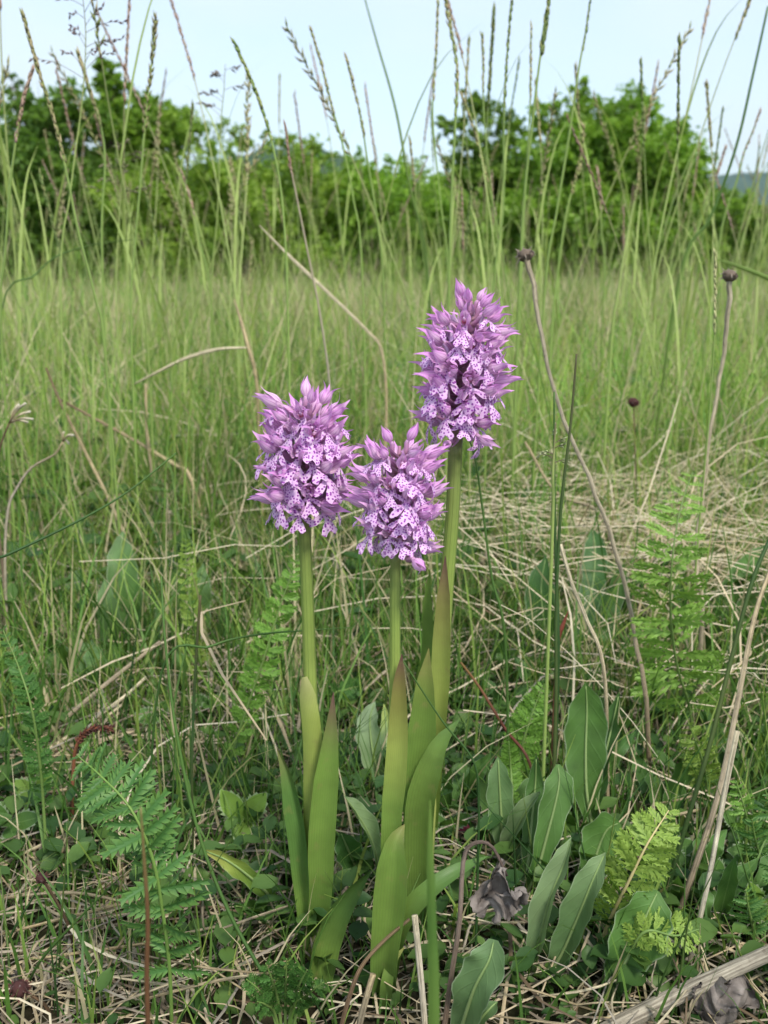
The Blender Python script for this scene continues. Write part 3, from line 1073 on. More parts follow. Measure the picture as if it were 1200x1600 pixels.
def flower_meshes(seed, bud=False):
    rr = random.Random(seed)
    e = R(38 + rr.uniform(-8, 8)) if not bud else R(52)
    H0 = Vector((8.6, 0, 4.0)) if not bud else Vector((5.5, 0, 5.5))
    L = rr.uniform(9.8, 11.8) if not bud else rr.uniform(9.6, 11)
    d = {}
    mb = MB()
    ov = catmull([Vector((0, 0, -1)) * MM, Vector((3.5, 0, 0.2)) * MM, H0 * 0.8 * MM, H0 * MM], 7)
    mb.tube(ov, [0.9 * MM, 1.15 * MM, 1.25 * MM, 0.9 * MM], [(0.3, 0.2, 0.16), (0.46, 0.22, 0.38), (0.62, 0.36, 0.6)], 7)
    # spur hanging behind the hood
    if not bud:
        sp = catmull([H0 * MM, (H0 + Vector((-1.5, 0.2, -2.2))) * MM, (H0 + Vector((-1.8, 0.5, -6.5))) * MM], 6)
        mb.tube(sp, [0.9 * MM, 0.85 * MM, 0.6 * MM], [(0.62, 0.4, 0.66), (0.75, 0.6, 0.78)], 6)
    d['core'] = mb.mesh('flower', M['ovary'])
    if bud:
        prof, al, curl = [0.7, 2.0, 2.5, 2.3, 1.6, 0.9, 0.25], 1.2, 0.2
    else:
        prof, al, curl = [0.7, 2.2, 2.9, 2.7, 2.1, 1.8, 1.8], 0.98, 2.4
    d['sepals'] = []
    for i, phi in enumerate((0.0, R(112), R(-112))):
        d['sepals'].append(sepal_mesh(phi, L * (1 if i else 0.95), e, H0, prof, al if i == 0 or bud else al * 0.85, curl * rr.uniform(0.4, 1.5), seed * 7 + i).mesh('sepal', M['sepal']))
    d['petals'] = []
    if not bud:
        d['lip'] = lip_mesh(H0 + Vector((0.6, 0, -1.2)), R(-12 + rr.uniform(-12, 10)), R(-72 + rr.uniform(-14, 24)), rr.uniform(9.8, 11.4), seed).mesh('lip', M['lip'])
        for phi in (R(48), R(-48)):
            d['petals'].append(sepal_mesh(phi, L * 0.72, e, H0, [0.6, 1.7, 2.1, 1.9, 1.4, 1.0, 0.8], 0.45, 0.4, seed * 5).mesh('petal', M['sepal']))
        mb = MB()
        # column inside the hood with a reddish stigma
        axv = Vector((math.cos(e), 0, math.sin(e)))
        mb.tube(catmull([H0 * MM, (H0 + axv * 2.2) * MM, (H0 + axv * 4.2) * MM], 5), [1.1 * MM, 1.2 * MM, 0.5 * MM], [(0.7, 0.5, 0.66), (0.35, 0.06, 0.08), (0.6, 0.4, 0.6)], 6)
        d['column'] = mb.mesh('column', M['ovary'])
    mb = MB()
    bp = [Vector((0.2, 1.5, -1.2)) * MM, Vector((3, 2.0, 0.2)) * MM, Vector((6.5, 1.6, 2.8)) * MM, Vector((8.0, 1.2, 4.6)) * MM]
    bp = catmull(bp, 7)
    mb.ribbon(bp, [Vector((0, 1, 0.3)).normalized()] * 7, [Vector((-0.4, 0, 0.9))] * 7, [w * MM for w in (1.0, 1.2, 1.2, 1.0, 0.75, 0.45, 0.05)],
              [(0.42, 0.34, 0.34), (0.55, 0.34, 0.52), (0.5, 0.2, 0.5)], 3, 0.3)
    d['bract'] = mb.mesh('bract', M['ovary'])
    return d


FL = [flower_meshes(s) for s in (3, 8, 15, 22)]
BUD = [flower_meshes(s, True) for s in (31, 37)]


def place_flower(root, d, mtx):
    f = link('flower', d['core'], root, mtx)
    for me in d['sepals']:
        link('sepal', me, f)
    for me in d['petals']:
        link('petal', me, f)
    if 'lip' in d:
        link('lip', d['lip'], f)
        link('column', d['column'], f)
    link('bract', d['bract'], f)
    return f


def spike(root, base, top, n, nb, R0, seed, shape):
    """Flowers spiralling up the axis base->top (world); shape(t) = relative reach; nb buds at the top."""
    rr = random.Random(seed)
    axis = (top - base)
    H = axis.length
    zq = Vector((0, 0, 1)).rotation_difference(axis.normalized()).to_matrix().to_4x4()
    loc = Vector(root.location)
    for i in range(n):
        t = i / (n - 1)
        ht = H * (0.0 + 0.93 * t ** 0.95)
        bud = i >= n - nb
        az = i * R(137.5) + rr.uniform(-0.25, 0.25)
        sc = shape(t) * R0 * rr.uniform(0.84, 1.1) * (0.85 if bud else 1)
        tilt = R(-17 + 17 * t + rr.uniform(-17, 17)) if not bud else R(-14 + 26 * (t - 0.8) / 0.2)
        m = Matrix.Translation(base + axis.normalized() * ht - loc) @ zq @ Matrix.Rotation(az, 4, 'Z') @ Matrix.Rotation(-tilt, 4, 'Y') @ Matrix.Rotation(rr.uniform(-0.3, 0.3), 4, 'X') @ Matrix.Scale(sc, 4)
        place_flower(root, rr.choice(BUD) if bud else rr.choice(FL), m)


VIEW = Vector((0, CT, -ST))


def leaf_px(path, Y, wpx, c, cup=-0.35, roll=0.0, n=16, nx=6, wave=0.0, wfreq=4, vfold=0.0, thick=0.0004, bow=0.0, base=None, shape=None):
    """Leaf blade whose centre line is seen along pixels path (tip first); Y number or list; wpx: half widths (px) tip to foot."""
    pts = []
    for i, (px, py) in enumerate(path):
        yy = Y if isinstance(Y, (int, float)) else interp(Y, i / (len(path) - 1))
        pts.append(at(px, py, yy))
    if base is not None:
        pts.append(Vector(base))
    P = catmull(pts, n)
    T = tangents(P)
    sides, nrms, hw = [], [], []
    for i in range(n):
        t = i / (n - 1)
        s = T[i].cross(P[i] - Vector((0, 0, CAMH))).normalized()
        nr = s.cross(T[i]).normalized()
        rl = interp(roll, t) if isinstance(roll, (list, tuple)) else roll
        q = Matrix.Rotation(rl, 3, T[i])
        s, nr = q @ s, q @ nr
        if nr.dot(VIEW) > 0 and abs(rl) < 1.4:
            nr = -nr
        sides.append(s); nrms.append(nr)
        hw.append(max(0.00008, interp(wpx, t) * depth(P[i]) / F))
        P[i] = P[i] + nr * (bow * math.sin(t * math.pi))
    mb = MB()
    mb.ribbon(P, sides, nrms, hw, c, nx, cup, wave, wfreq, random.uniform(0, 6), vfold, thick)
    return mb, P, T, nrms, hw


LG, LGD, YGR, PALEG = (0.2, 0.32, 0.065), (0.11, 0.22, 0.05), (0.38, 0.46, 0.11), (0.34, 0.4, 0.09)
PUR = (0.16, 0.06, 0.07)


def orchid(label, base_px, stem_px, stem_w, spike_px, n, nb, R0, seed, shape, leaves, name='orchid', bentflower=()):
    b = gnd(*base_px)
    Y = b.y
    root = thing(name, label, 'orchid', b, 'wild orchids flowering in a clump')
    # stem
    pts = [at(px, py, Y) for px, py in stem_px] + [b + Vector((0, 0, -0.004))]
    P = catmull(pts, 30)
    mb = MB()
    w = [x * Y * CT / F * 0.93 for x in stem_w]
    mb.tube(P, w, [(0.22, 0.27, 0.08), (0.27, 0.37, 0.085), (0.34, 0.43, 0.1), (0.44, 0.49, 0.14), (0.36, 0.43, 0.11)], 18, ridge=0.05)
    part('stem', mb, M['orchid_stem'], root)
    # rachis inside the spike
    s0, s1 = at(*spike_px[0], Y), at(*spike_px[1], Y)
    mb = MB()
    mb.tube(catmull([P[0] + (P[1] - P[0]) * 0.4, s0.lerp(s1, 0.4), s1], 8), [w[0] * 0.8, w[0] * 0.7, w[0] * 0.35], [(0.22, 0.18, 0.1), (0.36, 0.16, 0.27)], 8)
    part('rachis', mb, M['ovary'], root)
    spike(root, s0, s1, n, nb, R0, seed, shape)
    for path, dy, wpx, c, kw in leaves:
        yy = [Y + q for q in dy] if isinstance(dy, (list, tuple)) else Y + dy
        mb, *_ = leaf_px(path, yy, wpx, c, **kw)
        part('leaf', mb, M['orchid_leaf'], root)
    for px, py, az, tilt, sc, k in bentflower:
        p = at(px, py, Y - 0.004) - Vector(root.location)
        m = Matrix.Translation(p) @ Matrix.Rotation(R(az), 4, 'Z') @ Matrix.Rotation(-R(tilt), 4, 'Y') @ Matrix.Scale(sc, 4)
        place_flower(root, (FL + BUD)[k], m)
    return root


orchid('orchid with rounded lilac spike and ribbed stem, nothing drooping below the spike', (488, 1490),
       [(474, 800), (479, 900), (484, 1050), (488, 1200), (489, 1350)], [10.5, 11, 12, 12.5, 14, 15],
       [(476, 790), (478, 634)], 54, 2, 1.04, 5, lambda t: 0.95 + 0.16 * math.sin(min(1, t * 1.25) * math.pi),
       [
           ([(521, 1082), (516, 1160), (508, 1240), (502, 1322), (501, 1392)], [-0.006, -0.012, -0.012, -0.008], [0.5, 11, 19, 21, 20, 17, 14], [PUR, LG, LG, LG, LGD], dict(cup=0.5, base=gnd(492, 1492))),
           ([(433, 1170), (452, 1215), (468, 1290), (476, 1370), (481, 1430)], [0.004, 0.0, -0.004, -0.003], [0.5, 9, 16, 16, 14, 12, 10], [(0.2, 0.2, 0.06), LGD, LGD, LG, LGD], dict(cup=0.6, vfold=0.3, roll=0.5, base=gnd(484, 1490))),
           ([(476, 1058), (481, 1090), (488, 1150), (491, 1230), (490, 1310)], [-0.004, -0.0045, -0.0045, -0.004], [4, 13, 15, 17, 16, 14], [(0.5, 0.5, 0.22), YGR, YGR, LG], dict(cup=-0.45, base=gnd(489, 1490))),
           ([(581, 1359), (556, 1386), (525, 1428), (505, 1478), (497, 1530)], [-0.02, -0.018, -0.02, -0.022], [0.5, 9, 18, 23, 23, 18, 14], [LGD, LGD, LG, LGD], dict(cup=0.6, roll=-0.45, base=gnd(495, 1530))),
       ])
orchid('orchid with shortest lilac spike and one pale bud drooping under it', (602, 1560),
       [(618, 862), (617, 950), (617, 1050), (614, 1180), (606, 1400)], [9, 9.5, 10, 11, 12, 14],
       [(619, 850), (624, 697)], 48, 2, 0.93, 9, lambda t: 1.02 + 0.06 * math.sin(t * math.pi) - 0.05 * t,
       [
           ([(628, 1022), (624, 1068), (622, 1140), (617, 1220), (611, 1300)], [-0.006, -0.007, -0.007, -0.006], [0.5, 9, 14, 17, 17, 15, 12], [PUR, (0.27, 0.26, 0.07), YGR, LG, LG], dict(cup=0.45, base=gnd(604, 1558))),
           ([(632, 1288), (617, 1318), (612, 1369), (607, 1430), (600, 1500)], [-0.008, -0.014, -0.014, -0.012], [0.5, 13, 24, 26, 23, 20, 17], [(0.25, 0.24, 0.07), LG, LG, LG, LGD], dict(cup=0.4, vfold=0.35, base=gnd(600, 1562))),
           ([(762, 1338), (720, 1358), (680, 1385), (645, 1420), (622, 1465)], [0.012, 0.0, -0.005, 0], [0.5, 10, 15, 17, 15, 12], [LGD, LGD, LG, LGD], dict(cup=0.4, roll=0.4, base=gnd(606, 1550))),
           ([(632, 1480), (612, 1505), (604, 1540)], [-0.006, -0.012], [0.5, 8, 10, 9], [(0.3, 0.3, 0.08), LG, LGD], dict(cup=0.4, base=gnd(602, 1575))),
       ], bentflower=((634, 862, -65, -58, 0.95, 4),))
orchid('tallest orchid with long cone-shaped lilac spike, wilted flowers hanging below it', (655, 1470),
       [(712, 684), (707, 800), (699, 900), (692, 1000), (682, 1130), (668, 1300)], [12, 12, 12.5, 13, 14, 15, 16],
       [(714, 668), (735, 470)], 60, 6, 1.02, 14, lambda t: 0.9 + 0.2 * math.sin(min(1, t * 1.3) * math.pi),
       [
           ([(696, 869), (693, 929), (690, 999), (688, 1060), (684, 1120)], [-0.005, -0.007, -0.007, -0.006], [0.5, 10, 14, 15, 14, 12], [PUR, (0.3, 0.3, 0.09), YGR, YGR, LG], dict(cup=0.5, base=at(672, 1290, gnd(655, 1470).y))),
           ([(670, 1013), (664, 1068), (660, 1137), (652, 1207), (650, 1290)], [-0.008, -0.011, -0.01, -0.008], [0.5, 14, 22, 22, 19, 15], [(0.25, 0.24, 0.07), LG, LG, LG], dict(cup=0.4, base=gnd(655, 1472))),
           ([(718, 1124), (690, 1160), (672, 1207), (660, 1253), (656, 1322), (656, 1400)], [-0.012, -0.018, -0.018, -0.012], [0.5, 13, 21, 24, 23, 19, 15], [LGD, LG, LG, LG, LGD], dict(cup=0.4, roll=0.3, base=gnd(656, 1474))),
           ([(672, 888), (668, 940), (668, 1010), (662, 1130), (660, 1300)], [0.012, 0.012, 0.01, 0.006], [0.5, 8, 10, 11, 10], [LG, LG, LG, LGD], dict(cup=0.3, base=gnd(657, 1466))),
       ], bentflower=((728, 668, -40, -50, 0.8, 0), (712, 682, -120, -62, 0.7, 4)))

# ------------------------------------------------------------------ broad-leaved plants
def gndz(px, py, z=0.0):
    v = (800 - py) / F
    a = math.atan2(-(v * CT - ST), v * ST + CT)
    return at(px, py, (CAMH - z) / math.tan(a))


BL, BLD, GRY, GRYD, LIME = (0.085, 0.18, 0.04), (0.05, 0.125, 0.032), (0.2, 0.29, 0.135), (0.125, 0.215, 0.085), (0.2, 0.33, 0.06)


def broad_plant(name, label, cat, base_px, leaves, group=None, rib=True):
    b = gnd(*base_px)
    root = thing(name, label, cat, b, group)
    for path, dy, wpx, c, kw in leaves:
        k = dict(cup=0.25, nx=8, wave=0.15, wfreq=3.4, n=30, thick=0.0)
        k['bow'] = random.uniform(-0.004, 0.006)
        k.update(kw)
        yy = [b.y + q for q in dy]
        mb, P, T, Nn, hw = leaf_px(path, yy, wpx, c, base=b + Vector((random.uniform(-1, 1) * 0.004, random.uniform(-1, 1) * 0.003, 0)), **k)
        lf = part('leaf', mb, M['broad_leaf'], root)
        if rib:
            mr = MB()
            mr.tube([P[i] + Nn[i] * 0.0002 for i in range(1, len(P))], [0.0003, 0.0007, 0.0011], [(0.2, 0.3, 0.1), (0.27, 0.36, 0.15)], 5)
            part('midrib', mr, M['stem'], lf)
    return root


W = lambda m: [0.6, m * 0.55, m * 0.88, m, m * 0.96, m * 0.8, m * 0.5, m * 0.25, m * 0.16]
gl = 'broad-leaved plants around the orchids'
broad_plant('broad_leaf_plant', 'two upright broad green leaves with wavy pale margins beside the dry stalk', 'plant', (928, 1335), [
    ([(915, 1066), (917, 1110), (915, 1180), (918, 1250)], [0.01, 0.01, 0.005, 0], W(33), [BL, BL, BL], dict(wave=0.12)),
    ([(968, 1082), (962, 1130), (950, 1190), (938, 1260)], [0.02, 0.016, 0.008, 0], W(24), [BL, BLD, BL], dict(roll=0.9, wave=0.2)),
], gl)
broad_plant('broad_leaf_plant', 'long narrow-footed dark green leaf with rounded top standing by the orchids', 'plant', (818, 1440), [
    ([(872, 1194), (870, 1230), (852, 1300), (832, 1370)], [0.012, 0.01, 0.004, 0], [3, 20, 25, 22, 16, 11, 8, 6], [BL, BL, BLD], dict(roll=-0.2, cup=0.2)),
    ([(838, 1180), (836, 1230), (830, 1290), (822, 1370)], [0.03, 0.028, 0.018, 0.006], W(15), [BLD, BL, BL], dict()),
], gl)
broad_plant('broad_leaf_plant', 'pair of grey-green downy leaves, one folded, rising beside the orchid leaves', 'plant', (786, 1385), [
    ([(778, 1182), (780, 1220), (783, 1275), (785, 1320)], [0.004, 0.0, -0.002, -0.002], W(21), [GRYD, GRYD, GRY], dict(cup=0.3)),
    ([(845, 1237), (828, 1262), (808, 1300), (793, 1335)], [-0.01, -0.012, -0.008, -0.003], W(15), [GRY, GRY, GRY], dict(roll=0.6, cup=0.9, wave=0.15)),
    ([(818, 1320), (812, 1335), (800, 1355)], [-0.01, -0.01, -0.004], W(11), [GRYD, GRYD, BL], dict()),
], gl)
broad_plant('broad_leaf_plant', 'silvery folded leaves with toothed edges slanting up from one foot', 'plant', (836, 1545), [
    ([(893, 1308), (884, 1345), (862, 1400), (846, 1460), (836, 1510)], [0.0, -0.006, -0.008, -0.004], W(19), [GRY, GRY, GRYD], dict(vfold=0.8, roll=0.5, wave=0.16)),
    ([(946, 1332), (925, 1375), (898, 1440), (868, 1505)], [0.0, -0.006, -0.006, -0.002], W(24), [GRY, GRYD, GRYD], dict(vfold=0.6, roll=0.3, wave=0.18)),
    ([(905, 1420), (885, 1470), (860, 1520)], [0.012, 0.008, 0.002], W(17), [BLD, BLD, BLD], dict()),
], gl)
broad_plant('broad_leaf_plant', 'wide dark leaf with wavy edge behind the pale feathery frond', 'plant', (945, 1580), [
    ([(1028, 1392), (1012, 1425), (990, 1475), (965, 1530)], [0.004, 0.0, -0.002, -0.002], [4, 30, 42, 45, 36, 24, 14, 8], [BL, BL, BLD], dict(roll=-0.3)),
], gl)
broad_plant('broad_leaf_plant', 'rounded dark leaf half hidden by the pale feathery frond', 'plant', (915, 1440), [
    ([(968, 1285), (950, 1300), (935, 1340), (922, 1390)], [0.015, 0.012, 0.008, 0.002], [6, 30, 36, 32, 20, 10, 6], [BL, BL, BLD], dict(roll=-0.4)),
], gl)
broad_plant('broad_leaf_plant', 'pale downy leaves with soft edges at the foot of the withered leaf', 'plant', (715, 1650), [
    ([(772, 1468), (768, 1500), (748, 1545), (728, 1600)], [-0.012, -0.014, -0.012, -0.006], [8, 28, 33, 30, 22, 14, 9], [GRYD, GRYD, GRYD], dict(roll=0.3)),
    ([(778, 1565), (765, 1585), (742, 1615)], [-0.008, -0.01, -0.006], W(24), [GRYD, GRYD, GRYD], dict(roll=0.9)),
], gl)
broad_plant('broad_leaf_plant', 'dark broad leaves in the tangle behind the tallest orchid', 'plant', (870, 1085), [
    ([(853, 868), (846, 920), (852, 980), (862, 1040)], [0.02, 0.012, 0.004, 0], W(27), [BLD, BLD, BLD], dict(roll=0.4)),
    ([(925, 825), (930, 860), (925, 920), (905, 1000)], [0.06, 0.05, 0.03, 0.01], W(19), [BLD, BLD, BLD], dict()),
    ([(975, 880), (962, 920), (940, 980), (905, 1050)], [0.03, 0.025, 0.016, 0.006], W(20), [BL, BLD, BLD], dict(roll=-0.5)),
    ([(812, 1010), (800, 1035), (815, 1075)], [-0.02, -0.02, -0.01], W(22), [BL, BLD, BLD], dict()),
], gl)
broad_plant('broad_leaf_plant', 'arching long leaves behind the tall feathery frond, by the dry stalks', 'plant', (1120, 1060), [
    ([(1200, 850), (1165, 885), (1130, 950), (1118, 1010)], [0.03, 0.02, 0.01, 0], W(20), [BL, BL, BLD], dict(roll=0.5)),
    ([(1215, 905), (1175, 960), (1145, 1010)], [-0.02, -0.01, 0], W(32), [GRYD, BL, BLD], dict(roll=-0.5)),
    ([(1060, 930), (1075, 980), (1100, 1030)], [0.02, 0.01, 0], W(18), [BLD, BLD, BLD], dict()),
], gl)
broad_plant('broad_leaf_plant', 'soft grey-green leaves deep in the grass beyond the rounded orchid', 'plant', (250, 1060), [
    ([(192, 830), (190, 870), (200, 930), (230, 1010)], [0.02, 0.01, 0, 0], W(24), [GRYD, BL, BLD], dict(roll=0.3)),
    ([(318, 880), (310, 930), (300, 980), (275, 1030)], [0.0, -0.01, -0.01, 0], W(26), [GRYD, BL, BLD], dict(roll=-0.5)),
    ([(163, 905), (168, 950), (185, 1010)], [-0.03, -0.03, -0.01], W(17), [GRYD, GRYD, BL], dict()),
    ([(275, 890), (270, 940), (262, 1000)], [0.02, 0.02, 0.01], W(24), [BL, BL, BLD], dict()),
], gl)
broad_plant('broad_leaf_plant', 'pale mottled leaf standing upright between two orchid stems', 'plant', (602, 1262), [
    ([(586, 1096), (579, 1125), (583, 1170), (594, 1215)], [0.01, 0.006, 0.0, 0], W(20), [(0.26, 0.34, 0.2), GRY, GRYD], dict(cup=0.5, roll=0.4, wave=0.15)),
    ([(600, 1100), (604, 1140), (604, 1190)], [0.02, 0.016, 0.006], W(10), [YGR, GRYD, BL], dict()),
], gl)
broad_plant('broad_leaf_plant', 'blue-green leaf with pale underside leaning on the shortest orchid', 'plant', (590, 1420), [
    ([(538, 1244), (555, 1268), (578, 1308), (590, 1355)], [-0.012, -0.014, -0.01, -0.004], W(17), [GRY, GRY, GRYD], dict(roll=-0.9, cup=0.7)),
    ([(532, 1300), (545, 1330), (565, 1375)], [-0.002, -0.004, 0.0], W(22), [BLD, BLD, BLD], dict()),
], gl)
broad_plant('broad_leaf_plant', 'yellowing strap leaf lying on the straw beside the rounded orchid', 'plant', (455, 1438), [
    ([(318, 1328), (355, 1345), (395, 1375), (430, 1410)], [0.0, -0.006, -0.004, 0], W(16), [(0.42, 0.4, 0.1), LIME, BL], dict(roll=0.6)),
    ([(365, 1415), (400, 1425), (430, 1432)], [-0.02, -0.01, -0.004], W(18), [BL, BL, BLD], dict(roll=0.4)),
], gl)
broad_plant('broad_leaf_plant', 'long green strap leaf stretched over the litter behind the silver leaves', 'plant', (700, 1470), [
    ([(905, 1490), (860, 1485), (800, 1478), (745, 1472)], [-0.02, -0.012, -0.006, 0], W(17), [LIME, BL, BL], dict(roll=0.5)),
    ([(800, 1420), (770, 1430), (735, 1450)], [0.004, 0.002, 0], W(16), [BL, BL, BLD], dict(roll=0.6)),
], gl)
# leaves of meadow herbs in the blurred grass
hp = random.Random(90)
for i in range(26):
    px, py = hp.uniform(20, 1180), hp.uniform(900, 1150)
    if 400 < px < 760 and py > 1000:
        continue
    lv = []
    for k in range(hp.randint(2, 4)):
        a = hp.uniform(-1, 1)
        h = hp.uniform(60, 120)
        lv.append(([(px + a * h * 0.7, py - h), (px + a * h * 0.5, py - h * 0.7), (px + a * h * 0.2, py - h * 0.3)], [hp.uniform(-0.03, 0.03), hp.uniform(-0.02, 0.02), 0.0],
                   W(hp.uniform(9, 20)), [hp.choice([BL, BLD, GRYD]), BL, BLD], dict(roll=hp.uniform(-0.8, 0.8))))
    broad_plant('meadow_herb', ('low' if max(q[0][0][1] for q in lv) > py - 75 else 'taller') + ' %s-leaved herb growing in the grass and straw' % ('two', 'three', 'four')[len(lv) - 2], 'plant', (px, py), lv, 'leafy herbs scattered in the grass', rib=False)

for i in range(18):
    px, py = hp.uniform(700, 1190), hp.uniform(1150, 1560)
    lv = []
    for k in range(hp.randint(2, 4)):
        a = hp.uniform(-1, 1)
        h = hp.uniform(55, 130)
        lv.append(([(px + a * h * 0.8, py - h), (px + a * h * 0.55, py - h * 0.75), (px + a * h * 0.2, py - h * 0.3)], [hp.uniform(-0.02, 0.03), hp.uniform(-0.01, 0.02), 0.0],
                   W(hp.uniform(10, 21)), [hp.choice([BL, BLD, GRYD, BL]), BL, BLD], dict(roll=hp.uniform(-0.8, 0.8))))
    broad_plant('meadow_herb', ('low' if max(q[0][0][1] for q in lv) > py - 75 else 'taller') + ' %s-leaved dark herb by the broad leaves and dry stems' % ('two', 'three', 'four')[len(lv) - 2], 'plant', (px, py), lv, 'leafy herbs by the broad leaves', rib=False)


# three-leaflet strawberry leaf and small toothed leaves
def toothed(mb, o, d, nrm, L, wd, c, teeth=7):
    d = d.normalized()
    s = d.cross(nrm).normalized()
    nm = s.cross(d).normalized()
    prev = None
    for i in range(teeth + 1):
        t = i / teeth
        w = wd * math.sin(min(1, t * 1.02 + 0.02) * math.pi) ** 0.65 * (0.75 + 0.35 * t) + 0.0001
        sp = o + d * L * t - nm * L * 0.12 * t * t
        row = [mb.v(sp + s * w * 0.86 + nm * w * 0.22, c, (1, t)), mb.v(sp, c, (0, t)), mb.v(sp - s * w * 0.86 + nm * w * 0.22, c, (-1, t))]
        if prev:
            to = o + d * L * (t + 0.01) - nm * L * 0.12 * t * t
            wm = w * 1.12 + 0.0003
            a = mb.v(to + s * wm + nm * w * 0.25, c, (1, t))
            b = mb.v(to - s * wm + nm * w * 0.25, c, (-1, t))
            mb.Fc += [(prev[0], prev[1], row[1], row[0]), (prev[1], prev[2], row[2], row[1]), (prev[0], row[0], a), (prev[2], b, row[2])]
        prev = row


def trefoil(label, px, py, base_px, sz, c, spread=0.9, tilt=0.5, az=0.0):
    b = gnd(*base_px)
    j = at(px, py, b.y)
    root = thing('strawberry_leaf', label, 'plant', b, 'three-leaflet leaves')
    mb = MB()
    mb.tube(catmull([b, b.lerp(j, 0.5) + Vector((0.003, 0, 0.002)), j], 8), [0.0008, 0.0006], [(0.25, 0.2, 0.1), (0.2, 0.3, 0.1)], 6)
    part('stalk', mb, M['stem'], root)
    for k in (-1, 0, 1):
        a = az + k * spread
        d = Vector((math.sin(a), -0.35 if k else -0.9, math.cos(a) * (1.0 if k else -0.2) * tilt + 0.35))
        mb = MB()
        toothed(mb, j, d, Vector((0.1 * k, -0.75, 0.65)), sz * random.uniform(0.9, 1.1), sz * 0.3, c)
        part('leaflet', mb, M['broad_leaf'], root)


trefoil('bright strawberry leaf with two raised toothed leaflets beside the rounded orchid', 382, 1284, (384, 1340), 0.023, LIME, 0.75, 1.2, 0.05)
for i, (px, py) in enumerate([(60, 1240), (15, 1290), (1150, 1290), (1185, 1340), (700, 1290), (330, 1100), (1040, 1330), (250, 1120), (430, 870), (395, 900), (450, 915), (410, 835), (1180, 1420), (1130, 1370)]):
    trefoil('small green trefoil leaf low in the straw', px, py, (px + random.uniform(-8, 8), py + 45), random.uniform(0.014, 0.02), random.choice([BL, LIME, BL]), 0.9, random.uniform(0.2, 0.8), random.uniform(-0.6, 0.6))


# ------------------------------------------------------------------ feathery leaves
def leaflet_cut(seed, c0, c1, lobes=6, w=0.4, slim=0.05):
    """Deeply cut leaflet, length 1 along +X, blade in XY."""
    rr = random.Random(seed)
    mb = MB()
    for i in range(lobes):
        t = (i + 0.4) / lobes
        L = w * math.sin(min(1, 0.25 + t * 0.8) * math.pi * 0.86) * rr.uniform(0.8, 1.15) + 0.05
        for s in (-1, 1):
            a = R(rr.uniform(38, 58)) * s
            bz = rr.uniform(-0.1, 0.22)
            d = Vector((math.cos(a), math.sin(a), bz))
            nrm = Vector((-math.sin(a), math.cos(a), 0))
            o = Vector((t, 0, -0.1 * t * t))
            k = slim * rr.uniform(0.9, 1.4)
            p = [mb.v(o - nrm * k * 0.8, c0), mb.v(o + nrm * k * 0.8, c0), mb.v(o + d * L * 0.55 + nrm * k * 1.2 + Vector((0, 0, 0.02)), c1), mb.v(o + d * L, c1), mb.v(o + d * L * 0.55 - nrm * k * 1.2 + Vector((0, 0, 0.02)), c1)]
            mb.Fc.append((p[0], p[1], p[2], p[4]))
            mb.Fc.append((p[2], p[3], p[4]))
            if L > 0.2:
                for q in (-1, 1):
                    e = o + d * L * 0.45
                    d2 = (d + nrm * q * 0.8).normalized()
                    m0, m1 = mb.v(e - d * k, c0), mb.v(e + d * k, c0)
                    m2 = mb.v(e + d2 * L * 0.5 + Vector((0, 0, 0.05)), c1)
                    mb.Fc.append((m0, m1, m2))
    # spine with a terminal lobe
    for i in range(5):
        t0, t1 = i / 5, (i + 1) / 5
        z0, z1 = -0.1 * t0 * t0 + 0.004, -0.1 * t1 * t1 + 0.004
        k = slim * 0.9
        v = [mb.v((t0 * 1.05, -k, z0), c0), mb.v((t0 * 1.05, k, z0), c0), mb.v((t1 * 1.05, k * (0.2 if i == 4 else 1), z1), c1), mb.v((t1 * 1.05, -k * (0.2 if i == 4 else 1), z1), c1)]
        mb.Fc.append(tuple(v))
    return mb


def leaflet_tooth(seed, c0, c1):
    """Toothed leaflet of a dropwort leaf, length 1 along +X."""
    rr = random.Random(seed)
    mb = MB()
    n = 6
    for s in (-1, 1):
        for i in range(n):
            t0, t1 = i / n, (i + 1) / n
            tw = (0.14 + 0.3 * math.sin(min(1, 0.2 + 0.8 * (t0 + t1) / 2) * math.pi)) * rr.uniform(0.85, 1.2)
            nw0, nw1 = (0.04 + 0.05 * math.sin(t0 * math.pi)) if i else 0.02, 0.04 + 0.05 * math.sin(t1 * math.pi)
            if i == n - 1:
                nw1 = 0.0
            z = lambda t, w: -0.16 * t * t + 0.25 * w * w
            v = [mb.v((t0, 0, z(t0, 0)), c0), mb.v((t1, 0, z(t1, 0)), c0), mb.v((t1, s * nw1, z(t1, nw1)), c0), mb.v((min(1.08, t1 + 0.07), s * tw, z(t1, tw) + rr.uniform(-.02, .04)), c1), mb.v((t0 + 0.08, s * (nw0 * 0.55 + tw * 0.45), z(t0, tw)), c1), mb.v((t0, s * nw0, z(t0, nw0)), c0)]
            f = tuple(v) if s > 0 else tuple(reversed(v))
            mb.Fc.append(f)
    return mb


